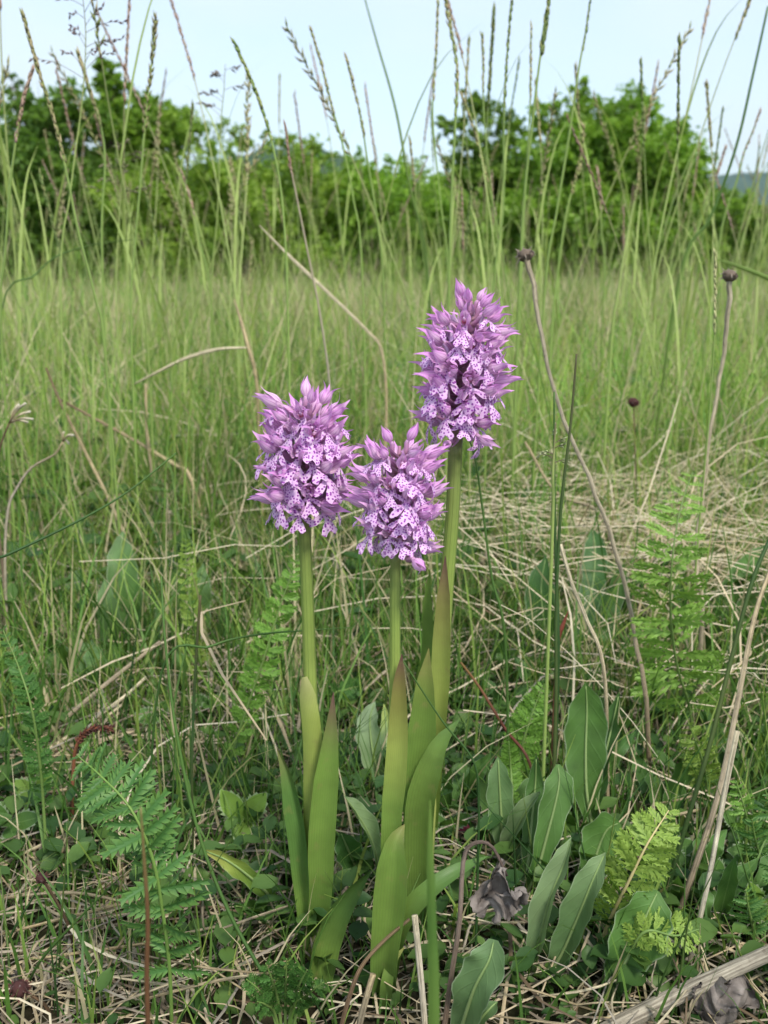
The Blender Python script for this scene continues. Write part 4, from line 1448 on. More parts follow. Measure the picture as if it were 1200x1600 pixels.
FE_G = ((0.12, 0.25, 0.04), (0.19, 0.36, 0.06))
FE_Y = ((0.18, 0.29, 0.05), (0.27, 0.39, 0.075))
FE_D = ((0.05, 0.14, 0.03), (0.09, 0.21, 0.045))
LEAFLETS = {}
for key, cc in (('l', ((0.17, 0.31, 0.05), (0.25, 0.42, 0.08))), ('g', FE_G), ('y', FE_Y), ('d', FE_D)):
    LEAFLETS['cut_' + key] = [leaflet_cut(s, *cc).mesh('leaflet', M['feather'], smooth=False) for s in (1, 2, 3)]
    LEAFLETS['fine_' + key] = [leaflet_cut(s, *cc, lobes=5, w=0.55, slim=0.06).mesh('leaflet', M['feather'], smooth=False) for s in (4, 5, 6)]
    LEAFLETS['tooth_' + key] = [leaflet_tooth(s, *((0.07, 0.175, 0.045), (0.14, 0.27, 0.065)) if key == 'g' else cc).mesh('leaflet', M['feather'], smooth=False) for s in (7, 8, 9)]


def feather(label, path, base_px, half, pairs, kind, dy=(0, 0), rc=(0.17, 0.27, 0.07), roll=0.0, rw=0.0007, fwd=0.5, group='feathery leaves', slim=0.62, wild=1.0):
    """Pinnate leaf seen along path (tip first); half = half widths in px tip to foot."""
    b = gnd(*base_px)
    pts = []
    for i, (px, py) in enumerate(path):
        pts.append(at(px, py, b.y + interp(list(dy), i / (len(path) - 1))))
    pts.append(b)
    P = catmull(pts, 60)
    root = thing('feathery_leaf', label, 'plant', b, group)
    mb = MB()
    mb.tube(P, [rw * 0.35, rw, rw * 1.3], rc, 6)
    part('stalk', mb, M['stem'], root)
    T = tangents(P)
    cut = 60 * (len(path) - 1) / len(path)          # leaflets only along the drawn path
    rr = random.Random(int(path[0][0] * 13 + path[0][1]))
    for i in range(pairs):
        t = (i + 0.5) / pairs
        k = min(57, int(t ** 0.92 * cut))
        p, tg = P[k], -T[k]
        hw = interp(list(half), t) * depth(p) / F
        s = tg.cross(p - Vector((0, 0, CAMH))).normalized()
        q = Matrix.Rotation(roll + rr.uniform(-0.15, 0.15), 3, tg)
        s = q @ s
        for sg in (-1, 1):
            d = (s * sg + tg * (fwd + rr.uniform(-0.15, 0.15)) + Vector((rr.gauss(0, 0.1), rr.gauss(0, 0.22), rr.gauss(0, 0.1))) * wild).normalized()
            z = (tg.cross(d) * sg + Vector((rr.gauss(0, 0.3), rr.gauss(0, 0.3), rr.gauss(0, 0.3)))).normalized()
            y = z.cross(d).normalized()
            z = d.cross(y)
            L = hw * rr.uniform(0.85, 1.15)
            m = Matrix(((d.x, y.x, z.x, 0), (d.y, y.y, z.y, 0), (d.z, y.z, z.z, 0), (0, 0, 0, 1)))
            m = Matrix.Translation(p - b) @ m @ Matrix.Diagonal((L, L * slim, L, 1))
            link('leaflet', rr.choice(LEAFLETS[kind]), root, m)
    return root


feather('tall feathery frond with spread cut leaflets beside the dry stalks', [(1082, 738), (1062, 800), (1050, 880), (1048, 960), (1058, 1040), (1078, 1110)], (1092, 1215), (14, 34, 50, 60, 68, 70, 54), 24, 'cut_l', (0.0, -0.03, -0.02, 0.0), fwd=0.2, slim=0.5, wild=1.8)
feather('pale yellow-green feathery frond over dark wavy leaf', [(1045, 1266), (1012, 1318), (982, 1378), (952, 1440)], (925, 1520), (14, 36, 44, 46, 44, 34), 22, 'fine_y', (-0.005, -0.02, -0.01), rc=(0.5, 0.42, 0.2), fwd=0.55)
feather('short pale feathery frond nodding low over the dark wavy leaf', [(1092, 1452), (1055, 1462), (1010, 1455), (985, 1490)], (975, 1545), (14, 30, 32, 30, 26), 14, 'fine_y', (-0.01, -0.02, -0.015), fwd=0.4)
feather('broad feathery dropwort leaf bending over the straw beside the red stem', [(120, 1180), (160, 1215), (205, 1265), (238, 1340), (255, 1430), (265, 1515)], (268, 1600), (20, 50, 62, 66, 68, 64, 52), 30, 'tooth_g', (0.01, -0.01, -0.012, -0.004), fwd=0.35, slim=0.5, rw=0.0007, rc=(0.16, 0.27, 0.06), wild=2.4)
feather('narrow dark feathery frond standing by two long dry sticks', [(5, 985), (30, 1045), (50, 1110), (62, 1190), (68, 1260)], (74, 1370), (8, 17, 21, 22, 20, 14), 34, 'fine_d', (0.0, -0.01, 0.0), fwd=0.6)
feather('slim fern-like frond leaning behind the rounded orchid', [(462, 880), (440, 940), (415, 1020), (388, 1100), (362, 1180)], (345, 1250), (9, 22, 26, 27, 24, 16), 34, 'fine_g', (0.01, 0.0, 0.0), fwd=0.5)
feather('upright yellow-green frond deep in the grass among grey leaves', [(290, 842), (292, 900), (303, 980), (318, 1060)], (326, 1115), (6, 14, 18, 19, 14), 26, 'fine_y', (0.0, 0.0, 0.0), fwd=0.5)
feather('soft feathery frond between the tallest orchid and the broad leaves', [(848, 1070), (830, 1120), (815, 1170), (806, 1230)], (800, 1300), (9, 24, 30, 30, 22), 24, 'fine_g', (0.0, -0.004, 0.0), fwd=0.5)
feather('small feathery frond behind the grey downy leaves', [(795, 1158), (798, 1200), (802, 1260)], (806, 1350), (8, 16, 18, 14), 18, 'fine_g', (0.01, 0.01, 0.0), fwd=0.6)
feather('feathery frond tucked behind the long dark leaf', [(845, 1215), (842, 1260), (838, 1310)], (836, 1400), (8, 18, 20, 16), 18, 'fine_d', (0.01, 0.01, 0.0), fwd=0.6)
feather('dark crinkled frond tip beside the rounded orchid stem', [(562, 1072), (540, 1078), (520, 1090)], (505, 1150), (9, 17, 19, 14), 12, 'fine_d', (0.0, 0.0, 0.0), fwd=0.5)
feather('yellowish frond under the tall feathery frond', [(1075, 1130), (1095, 1180), (1105, 1230)], (1110, 1300), (10, 26, 30, 22), 18, 'cut_y', (-0.02, -0.015, 0.0), fwd=0.3)
feather('small frond in the straw by the white dry stem', [(1150, 1220), (1165, 1270), (1172, 1320)], (1176, 1380), (8, 20, 24, 18), 16, 'cut_g', (-0.01, -0.01, 0.0), fwd=0.4)
# tuft of fine dark fronds at the front
for i, (tx, ty) in enumerate([(385, 1530), (415, 1505), (448, 1498), (480, 1515), (505, 1535), (402, 1565), (470, 1560)]):
    feather('fine dark green frond in a low tuft before the rounded orchid', [(tx, ty), ((tx * 2 + 445) / 3, (ty * 2 + 1600) / 3 - 6), ((tx + 890) / 3, (ty + 3200) / 3)], (445, 1640), (8, 20, 22, 16), 14, 'fine_d', (-0.012, -0.008, 0.0), fwd=0.7, rw=0.0006, group='fronds of the low tuft')
for i, (tx, ty) in enumerate([(1200, 1240), (1175, 1280), (1210, 1330), (1165, 1390)]):
    feather('cut green leaf growing at the edge of the straw', [(tx, ty), (tx + 6, ty + 35), (tx + 14, ty + 70)], (tx + 18, ty + 130), (10, 26, 30, 24), 10, 'tooth_g', (-0.012, -0.008, 0.0), fwd=0.6, group='cut leaves beside the dry stems')


# ------------------------------------------------------------------ dry stalks, straws, blades
PALE, TAN, GREYB, BRN, RED = (0.64, 0.56, 0.38), (0.48, 0.38, 0.22), (0.38, 0.32, 0.22), (0.17, 0.11, 0.065), (0.24, 0.07, 0.045)
DGR, MGR, LGR = (0.045, 0.11, 0.03), (0.1, 0.2, 0.045), (0.2, 0.3, 0.07)


def to_ground(pts):
    p, q = pts[-1], pts[-2]
    g = float(gz(p.x, p.y))
    if p.z > g + 0.004:
        d = (p - q)
        k = min(1.0, (p.z - g) / max(1e-6, -d.z)) if d.z < -1e-6 else 0.0
        x = p.x + d.x * k * 0.7
        pts = pts + [Vector((x, p.y, float(gz(x, p.y)) - 0.003))]
    return pts


def seed_head(mb, P, i0, i1, n, L, w, cols, rr, flare=0.25, awn=0.0):
    """Overlapping spikelets along the part of the polyline P between indices i0 and i1."""
    T = tangents(P)
    for k in range(n):
        f = i0 + (i1 - i0) * (k + 0.5) / n
        i = min(len(P) - 2, int(f))
        p = P[i].lerp(P[i + 1], f - i)
        t = -T[i]
        a = k * 2.4 + rr.uniform(-0.5, 0.5)
        u = t.cross(Vector((0.3, 0.9, 0.2))).normalized()
        v = t.cross(u)
        d = (t + (u * math.cos(a) + v * math.sin(a)) * flare * rr.uniform(0.6, 1.5)).normalized()
        s = d.cross(v if abs(d.dot(v)) < 0.9 else u).normalized()
        q = d.cross(s)
        ll, ww = L * rr.uniform(0.8, 1.2), w * rr.uniform(0.8, 1.2)
        c = rr.choice(cols)
        o = mb.v(p, c)
        ring = [mb.v(p + d * ll * 0.4 + (s * math.cos(x) + q * math.sin(x)) * ww, c) for x in (0, 2.1, 4.2)]
        e = mb.v(p + d * ll, c)
        for j in range(3):
            mb.Fc.append((o, ring[(j + 1) % 3], ring[j]))
            mb.Fc.append((e, ring[j], ring[(j + 1) % 3]))
        if awn:
            a0 = mb.v(p + d * ll * 0.95 + s * 0.0001, c)
            a1 = mb.v(p + d * ll * 0.95 - s * 0.0001, c)
            a2 = mb.v(p + d * (ll + awn), c)
            mb.Fc.append((a0, a1, a2))


def stem_px(name, label, cat, path, Y, wpx, c, head=None, group=None, mat='stem', ground=True, sides=7, n=34, leafblade=None):
    """Grass stem / stalk along photo pixels (tip first) at distance Y (number or list tip..foot), rooted on the ground."""
    pts = []
    for i, (px, py) in enumerate(path):
        yy = Y if isinstance(Y, (int, float)) else interp(list(Y), i / (len(path) - 1))
        pts.append(at(px, py, yy))
    if ground:
        pts = to_ground(pts)
    P = catmull(pts, n)
    b = Vector(P[-1])
    dm = depth(P[n // 2]) / F
    w = [x * dm for x in (wpx if isinstance(wpx, (list, tuple)) else [wpx * 0.45, wpx, wpx * 1.1])]
    rr = random.Random(int(path[0][0] * 7 + path[0][1] * 3))
    root = thing(name, label, cat, b, group)
    mb = MB()
    mb.tube(P, w, c, sides)
    part('stalk', mb, M[mat], root)
    mb = MB()
    hl, hw, hc, num = head['len'], head['w'] * dm, head['cols'], head.get('n', 34)
    # head covers the upper part down to photo row hl
    top, i1 = 0, 1
    for i in range(n):
        if P[i].z > hl_z(hl, P[i].y):
            i1 = i
    seed_head(mb, P, 0, max(2, i1), num, head.get('sl', 10) * dm, hw, hc, rr, head.get('flare', 0.25), head.get('awn', 0) * dm)
    part('seed_head', mb, M['dry'], root)
    if leafblade:
        mb = MB()
        k = int(n * leafblade[0])
        o = P[k]
        sx = leafblade[1]
        q = catmull([o, o + Vector((sx * 0.25, 0.01, 0.06)), o + Vector((sx * 0.7, 0.02, 0.09)), o + Vector((sx, 0.03, 0.05))], 10)
        mb.ribbon(q, [Vector((0, 1, 0.3)).normalized()] * 10, [Vector((0, 0, 1))] * 10, [0.0012, 0.0015, 0.0016, 0.0016, 0.0015, 0.0013, 0.001, 0.0007, 0.0004, 0.0001], c if not isinstance(c[0], (tuple, list)) else c[-1], 2, 0.3)
        part('blade', mb, M['grass'], root)
    return root


def hl_z(py, Y):
    return at(600, py, Y).z


def single(name, label, cat, mb, mat, base, group=None):
    o = link(name, mb.mesh(name, M[mat], base))
    o.location = base
    return tag(o, label, cat, group)


def line(name, label, cat, path, Y, wpx, c, group=None, mat='dry', sides=7, n=26, ground=False, flat=False):
    """One stalk, straw or blade without parts; origin at its foot."""
    pts = []
    for i, q in enumerate(path):
        if Y == 'lie':
            pts.append(gndz(q[0], q[1], q[2]))
        else:
            yy = Y if isinstance(Y, (int, float)) else interp(list(Y), i / (len(path) - 1))
            pts.append(at(q[0], q[1], yy))
    if ground:
        pts = to_ground(pts)
    P = catmull(pts, n)
    b = Vector(P[-1])
    dm = depth(P[n // 2]) / F
    w = [x * dm for x in (wpx if isinstance(wpx, (list, tuple)) else [wpx * 0.8, wpx, wpx])]
    mb = MB()
    if flat:
        T = tangents(P)
        sd = [t.cross(Vector(p) - Vector((0, 0, CAMH))).normalized() for t, p in zip(T, P)]
        mb.ribbon(P, sd, [s.cross(t) for s, t in zip(sd, T)], [interp(w, i / (n - 1)) for i in range(n)], c, 4, 0.0, vfold=0.5)
    else:
        mb.tube(P, w, c, sides)
    return single(name, label, cat, mb, mat, b, group)


def dead_head(mb, p, d, r, c0, c1, rr):
    """Withered composite head: bumpy cup with shrivelled bracts."""
    d = d.normalized()
    u = d.cross(Vector((0.2, 0.9, 0.1))).normalized()
    v = d.cross(u)
    rings = []
    prof = [(-0.9, 0.25), (-0.5, 0.75), (0.0, 1.0), (0.4, 0.8), (0.65, 0.35)]
    for z, q in prof:
        rings.append([mb.v(p + d * (z * r) + (u * math.cos(a) + v * math.sin(a)) * (r * q * rr.uniform(0.8, 1.15)), c0) for a in [x * 0.6283 for x in range(10)]])
    for i in range(4):
        for k in range(10):
            mb.Fc.append((rings[i][k], rings[i][(k + 1) % 10], rings[i + 1][(k + 1) % 10], rings[i + 1][k]))
    mb.Fc.append(tuple(rings[-1]))
    for k in range(34):
        a = rr.uniform(0, 6.28)
        z = rr.uniform(-0.5, 0.5)
        o = p + d * z * r + (u * math.cos(a) + v * math.sin(a)) * r * 0.85
        out = (u * math.cos(a) + v * math.sin(a)) * rr.uniform(0.4, 1.0) + d * rr.uniform(-0.9, 0.9)
        s = out.cross(d).normalized() * r * 0.16
        e = o + out.normalized() * r * rr.uniform(0.4, 0.8)
        mb.Fc.append((mb.v(o - s, c0), mb.v(o + s, c0), mb.v(e, c1)))


def headed_stalk(label, path, Y, wpx, c, hr, base_on=True, hd=Vector((-0.2, -0.2, 1))):
    pts = [at(px, py, Y if isinstance(Y, (int, float)) else interp(list(Y), i / (len(path) - 1))) for i, (px, py) in enumerate(path)]
    pts = to_ground(pts)
    P = catmull(pts, 36)
    b = Vector(P[-1])
    root = thing('dry_stalk', label, 'dry stalk', b, 'dead stalks with withered heads')
    dm = depth(P[8]) / F
    mb = MB()
    rr = random.Random(4)
    for i in range(1, 35):
        P[i] = P[i] + Vector((rr.gauss(0, 1), rr.gauss(0, 1), 0)) * 0.0004
    mb.tube(P, [wpx * dm * 1.2, wpx * dm * 0.75, wpx * dm * 0.9, wpx * dm], c, 8)
    part('stalk', mb, M['dry'], root)
    mb = MB()
    dead_head(mb, P[0], hd, hr * dm, (0.17, 0.13, 0.1), (0.32, 0.28, 0.23), rr)
    part('withered_head', mb, M['dark'], root)


headed_stalk('long grey dry stalk bending past the tallest orchid with withered head', [(821, 398), (834, 450), (845, 520), (872, 630), (925, 760), (968, 880), (993, 1000), (1012, 1110)], [0.62, 0.6, 0.57, 0.54], 3.9, [GREYB, (0.46, 0.4, 0.29), (0.42, 0.36, 0.25), (0.24, 0.17, 0.1)], 13, hd=Vector((-0.3, -0.3, 1)))
headed_stalk('upright pale dry stalk with grey button head by the tall frond', [(1140, 430), (1138, 480), (1128, 570), (1108, 690), (1094, 800), (1088, 890), (1098, 960)], [0.66, 0.66, 0.64, 0.62], 3.8, [(0.5, 0.44, 0.32), (0.5, 0.42, 0.28), GREYB], 12, hd=Vector((0.1, -0.2, 1)))
line('dry_stalk', 'brown dry stem slanting down behind the white straw', 'dry stalk', [(1215, 860), (1180, 960), (1152, 1100), (1120, 1250), (1062, 1425)], [0.5, 0.47, 0.43, 0.41], [3.6, 4.2, 4.8, 5], [TAN, GREYB, (0.3, 0.22, 0.15)], ground=True)
line('dry_straw', 'thick white straw stem leaning on the brown dry stem', 'straw', [(1152, 1142), (1130, 1250), (1108, 1370), (1082, 1485)], [0.41, 0.4, 0.39], [4.2, 4, 3.6], [PALE, (0.66, 0.6, 0.47), PALE], ground=True)
line('dead_stick', 'thick grey dead stem lying across the corner beside crumpled dark leaves', 'stick', [(1290, 1448, 0.045), (1200, 1490, 0.035), (1080, 1545, 0.02), (960, 1605, 0.012), (900, 1640, 0.006)], 'lie', [11, 12, 14, 13], [(0.36, 0.32, 0.25), (0.4, 0.36, 0.28), (0.33, 0.29, 0.22)], sides=14, mat='dry')
line('dry_stalk', 'long tan dry stick slanting over the narrow dark frond', 'stick', [(250, 1003, 0.06), (170, 1065, 0.045), (80, 1140, 0.025), (-60, 1245, 0.008)], 'lie', [3, 3.6, 4], [(0.42, 0.34, 0.24), GREYB, TAN])
line('dry_straw', 'pale split straw lying just below the long tan stick', 'straw', [(228, 1058, 0.045), (190, 1092, 0.035), (100, 1155, 0.018), (-30, 1240, 0.006)], 'lie', [2.6, 3.2, 3], [PALE, PALE, TAN])
line('dry_straw', 'white cut straw standing upright at the foot of the shortest orchid', 'straw', [(648, 1430), (655, 1500), (663, 1590)], [0.35, 0.346, 0.344], [5, 5, 5.5], [PALE, (0.6, 0.54, 0.42), TAN], ground=True)
line('dry_stalk', 'thin brown stem curling round the foot of the shortest orchid', 'stick', [(640, 1436), (600, 1470), (565, 1510), (545, 1560), (530, 1620)], [0.36, 0.352, 0.345, 0.34], [2.5, 3.5, 4], [(0.2, 0.15, 0.08), BRN, BRN], ground=True)
line('dry_stalk', 'short tan stem stub at the foot of the orchids', 'stick', [(583, 1522), (572, 1560), (560, 1610)], [0.345, 0.343, 0.342], [5, 5, 6], [TAN, GREYB, BRN], ground=True)
line('dry_straw', 'bent pale straw blade arching between the two taller orchids', 'straw', [(405, 352), (450, 398), (510, 455), (572, 515), (597, 550), (604, 640), (598, 760)], [1.0, 0.98, 0.96, 0.95, 0.94], [0.8, 2.8, 2.4, 2.2, 2, 2], [PALE, PALE, TAN, TAN], ground=True, flat=True)
line('dry_straw', 'stiff buff straw bent sharply behind the tall dry stalk', 'straw', [(876, 850), (893, 910), (915, 965), (945, 1060)], [0.52, 0.51, 0.5], [3, 3.2, 3], [PALE, PALE, TAN], ground=True)
line('dry_straw', 'pale arching straw over the grass near the rounded orchid', 'straw', [(388, 543), (340, 546), (290, 560), (245, 582), (210, 600)], [1.0, 1.0, 1.0], [1.5, 3, 2.4, 1.4], [PALE, PALE, (0.5, 0.46, 0.28)], ground=False)
line('dry_straw', 'tan dead grass leaf hanging off the arching straw', 'straw', [(366, 468), (376, 500), (388, 542), (400, 590), (405, 680)], [1.02, 1.0, 1.0], [1, 3, 3.4, 2.2, 1.8], [TAN, TAN, (0.4, 0.34, 0.15)], ground=True)
line('dry_stalk', 'dry brown twig slanting down through the grass', 'stick', [(72, 575), (95, 630), (130, 700), (170, 780), (200, 850)], [0.95, 0.93, 0.9], [1.8, 2.6, 3], [BRN, TAN, GREYB], ground=True)
line('dry_stalk', 'long dead stem lying aslant in the tall grass', 'stick', [(95, 625), (150, 655), (210, 688), (270, 725), (300, 752)], [1.1, 1.05, 1.0], [2, 2.8, 3.2], [BRN, TAN, TAN], ground=True)
line('dry_stalk', 'short grey upright stem crossing the dead stem', 'stick', [(228, 600), (228, 640), (231, 690), (240, 760)], [1.05, 1.04, 1.03], [2, 2.6, 2.6], [TAN, TAN, GREYB], ground=True)
line('dry_stalk', 'thin dead stem at the foot of the tangled thatch', 'stick', [(820, 690), (870, 770), (935, 800), (960, 880)], [0.85, 0.83, 0.8], [2, 3, 3], [TAN, GREYB, BRN], ground=True)
line('red_shoot', 'blurred reddish-brown stem standing before the dropwort leaf', 'stem', [(220, 1262), (225, 1340), (231, 1440), (232, 1620)], [0.225, 0.225, 0.225], [1.5, 3.2, 4.2, 4.5], [(0.22, 0.2, 0.07), (0.17, 0.085, 0.04), (0.13, 0.06, 0.03)], ground=True, mat='stem')
line('grass_shoot', 'blurred green blade standing close before the shortest orchid', 'grass blade', [(672, 1250), (672, 1330), (675, 1450), (678, 1630)], [0.215, 0.215, 0.215], [1, 6, 9, 10], [LGR, MGR, LGR], ground=True, mat='grass', flat=True)

blades = [
    ('dark green rush blade slanting in over the grass with cut tip', [(275, 708), (200, 768), (120, 815), (0, 872), (-80, 905)], [0.5, 0.46, 0.42], [1.2, 2.2, 2.8], [MGR, DGR, DGR], True),
    ('thin green stem with a pale curled tip, curving down to the tuft', [(252, 900), (258, 1000), (275, 1140), (310, 1300), (360, 1430), (425, 1545)], [0.43, 0.41, 0.39, 0.37], [1.5, 2.5, 3, 3], [MGR, MGR, DGR], True),
    ('thin dark stem with blunt tip rising beside the grey leaves', [(313, 930), (307, 1020), (302, 1120), (300, 1230)], [0.48, 0.47, 0.46], [2.5, 2.5, 2], [(0.14, 0.12, 0.05), DGR, (0.1, 0.1, 0.04)], True),
    ('stout green rush stem with dark tip before the broad leaves', [(901, 553), (892, 660), (876, 800), (869, 950), (868, 1120)], [0.47, 0.46, 0.45], [1.5, 2.4, 2.7, 3], [(0.14, 0.13, 0.06), (0.07, 0.15, 0.04), (0.13, 0.15, 0.05)], True),
    ('straight thin green stem crossing the stout rush stem', [(866, 612), (866, 760), (869, 900), (872, 1050)], [0.5, 0.49, 0.47], [1.5, 2.5, 3], [MGR, DGR, DGR], True),
    ('thin blade crossing before the tallest orchid leaves', [(628, 1030), (690, 1125), (740, 1190), (748, 1260), (747, 1330)], [0.385, 0.38, 0.38], [1.2, 2, 2.2], [MGR, DGR, DGR], True),
    ('long green stem running up the edge past the tall frond', [(1208, 830), (1175, 910), (1140, 1040), (1110, 1160), (1060, 1330)], [0.46, 0.44, 0.42], [3, 3.5, 4], [DGR, (0.1, 0.14, 0.04), DGR], True),
    ('green bent blade with tip touching the tallest orchid stem', [(700, 600), (738, 700), (752, 780), (768, 900), (790, 1010)], [0.5, 0.5, 0.49], [1, 2, 2.5], [DGR, MGR, MGR], True),
    ('thin blade arching sideways over the slim frond', [(552, 980), (480, 985), (400, 992), (330, 1010), (250, 1060)], [0.45, 0.44, 0.42], [0.6, 1.6, 2, 2], [MGR, MGR, DGR], True),
    ('long thin blade against the sky curving to the hedge', [(565, -20), (590, 70), (618, 170), (640, 290), (668, 430)], [1.3, 1.3, 1.3], [1, 1.8, 2.4, 2.6], [LGR, LGR, MGR], True),
    ('thin blue-green stem rising over the shrubs to the sky edge', [(1200, 10), (1178, 110), (1150, 230), (1110, 340), (1060, 440)], [1.1, 1.1, 1.1], [1.6, 2, 2.4, 2.6], [MGR, MGR, LGR], True),
    ('pale bent grass leaf over the dark shrubs beside the dry stalk', [(1120, 405), (1150, 415), (1200, 435), (1260, 470)], [1.3, 1.3, 1.3], [1, 3, 4, 4], [LGR, LGR, MGR], True),
    ('arching thin blade over the shrubs among tall grasses', [(240, 374), (190, 376), (140, 384), (90, 400), (55, 430), (0, 500)], [1.0, 1.0, 0.95], [0.5, 1.1, 1.3, 1.3], [LGR, MGR, MGR], True),
    ('narrow red-brown leaf standing in the tangle behind the rush stem', [(888, 955), (880, 975), (872, 1000), (868, 1060)], [0.5, 0.5, 0.5], [0.5, 4, 3, 1.5], [RED, RED, BRN], True),
    ('dark red thin stalk slanting behind the tallest orchid', [(720, 1035), (750, 1075), (790, 1140), (830, 1200)], [0.52, 0.5, 0.48], [2, 2.5, 2.5], [(0.3, 0.18, 0.06), RED, BRN], True),
]
for lb, pth, yy, ww, cc, gr in blades:
    line('grass_shoot', lb, 'grass blade', pth, yy, ww, cc, mat='grass', ground=gr, sides=6, n=30)

# ---------------- withered dark leaves
def crumple(name, label, px, py, Y, size, seed, stalk=None, flat=0.5):
    rr = np.random.default_rng(seed)
    c = at(px, py, Y)
    base = Vector((c.x, c.y, float(gz(c.x, c.y)))) if stalk is None else None
    n = 34
    g = np.linspace(-1, 1, n)
    U, Vv = np.meshgrid(g, g)
    ph = rr.uniform(0, 6, 8)
    rad = np.sqrt(U ** 2 + Vv ** 2)
    X = U * (1 - 0.25 * np.abs(Vv)) * (0.75 + 0.25 * np.sin(Vv * 3 + ph[0]))
    Z = -Vv * 0.9 + 0.35 * np.sin(U * 3.1 + ph[1]) * 0.5 + 0.18 * np.sin(Vv * 7 + U * 4 + ph[2])
    Yy = 0.45 * np.sin(U * 4.2 + ph[3] + Vv) + 0.3 * np.sin(Vv * 5 + ph[4] - 2 * U) + 0.16 * np.sin(9 * U + 6 * Vv + ph[5]) + 0.13 * np.sin(15 * U - 9 * Vv + ph[2]) + 0.08 * np.sin(21 * Vv + 13 * U + ph[1]) + rr.normal(0, 0.03, U.shape)
    X = X + 0.12 * np.sin(7 * Vv + ph[6]) + rr.normal(0, 0.02, U.shape)
    mb = MB()
    idx = {}
    for i in range(n):
        for j in range(n):
            ed = 0.93 + 0.12 * math.sin(3 * math.atan2(Vv[i, j], U[i, j]) + ph[7]) + 0.08 * math.sin(11 * math.atan2(Vv[i, j], U[i, j]))
            if rad[i, j] > ed:
                continue
            f = 0.5 + 0.5 * math.sin(U[i, j] * 6 + ph[0]) * math.sin(Vv[i, j] * 7)
            cc = tuple(a * (1 - f) + b * f for a, b in zip((0.05, 0.042, 0.038), (0.26, 0.225, 0.2)))
            idx[i, j] = mb.v(c + Vector((X[i, j], Yy[i, j] * flat, Z[i, j])) * size, cc, (U[i, j], Vv[i, j]))
    for i in range(n - 1):
        for j in range(n - 1):
            q = [(i, j), (i, j + 1), (i + 1, j + 1), (i + 1, j)]
            if all(a in idx for a in q):
                mb.Fc.append(tuple(idx[a] for a in q))
    if stalk is None:
        return single(name, label, 'dead leaf', mb, 'dark', base)
    pts = [at(*q) for q in stalk]
    pts = to_ground(pts)
    P = catmull(pts, 24)
    root = thing(name, label, 'dead leaf', Vector(P[-1]))
    ms = MB()
    ms.tube(P, [0.0005, 0.0008, 0.001, 0.0012], [(0.14, 0.1, 0.085), (0.26, 0.2, 0.16), BRN], 8)
    part('stalk', ms, M['dry'], root)
    part('withered_blade', mb, M['dark'], root)
    return root


crumple('withered_leaf', 'crumpled grey-black withered leaf drooping from a dry brown stalk', 782, 1396, 0.338, 0.0125, 3,
        [(792, 1368, 0.338), (768, 1322, 0.338), (740, 1318, 0.338), (724, 1345, 0.338), (718, 1440, 0.337), (706, 1520, 0.336), (694, 1610, 0.335)])
crumple('withered_leaf', 'black shrivelled leaf under the thick grey dead stem', 1125, 1575, 0.352, 0.016, 8)
for i, (px, py, s) in enumerate([(92, 1310, 0.006), (655, 1200, 0.009), (365, 1195, 0.007), (740, 1230, 0.008), (380, 1400, 0.006), (1040, 1170, 0.006), (30, 1540, 0.007), (560, 1450, 0.006), (890, 1560, 0.007), (330, 1170, 0.006)]):
    p = gnd(px, py)
    crumple('dead_leaf', 'small dark curled dead leaf lying in the straw', px, py, p.y, s, 20 + i)['group'] = 'dead leaves lying in the straw'

# ---------------- dry twigs with old seed capsules
def capsule_twig(label, path, Y, tips, c):
    pts = to_ground([at(px, py, Y) for px, py in path])
    P = catmull(pts, 22)
    b = Vector(P[-1])
    root = thing('dry_twig', label, 'twig', b, 'dry twigs with old heads')
    mb = MB()
    mb.tube(P, [0.0006, 0.0009, 0.0012], c, 7)
    part('stalk', mb, M['dry'], root)
    for px, py in tips:
        e = at(px, py, Y - random.uniform(-0.01, 0.012))
        mb = MB()
        q = catmull([P[0], P[0].lerp(e, 0.5) + Vector((0, 0, 0.002)), e], 7)
        mb.tube(q, [0.0004, 0.0006, 0.001, 0.0008], [BRN, TAN, PALE, (0.68, 0.62, 0.5)], 6)
        part('capsule', mb, M['dry'], root)


capsule_twig('dry dark stem topped by a fan of pale pod tips', [(14, 662), (0, 700), (-8, 760), (5, 900)], 0.7, [(40, 630), (48, 643), (52, 655), (44, 660), (30, 632), (22, 660)], [BRN, BRN, GREYB])
capsule_twig('forked grey twig curving up with small pale tips', [(98, 690), (85, 710), (50, 730), (28, 760), (12, 800), (8, 900)], 0.7, [(100, 675), (115, 680), (108, 694)], [TAN, (0.5, 0.43, 0.34), GREYB])
line('dry_straw', 'white curved straw lying in the grass below the rush blade', 'straw', [(135, 838, 0.03), (100, 845, 0.035), (60, 860, 0.035), (20, 862, 0.03)], 'lie', [2.5, 3, 3], [PALE, PALE, PALE])
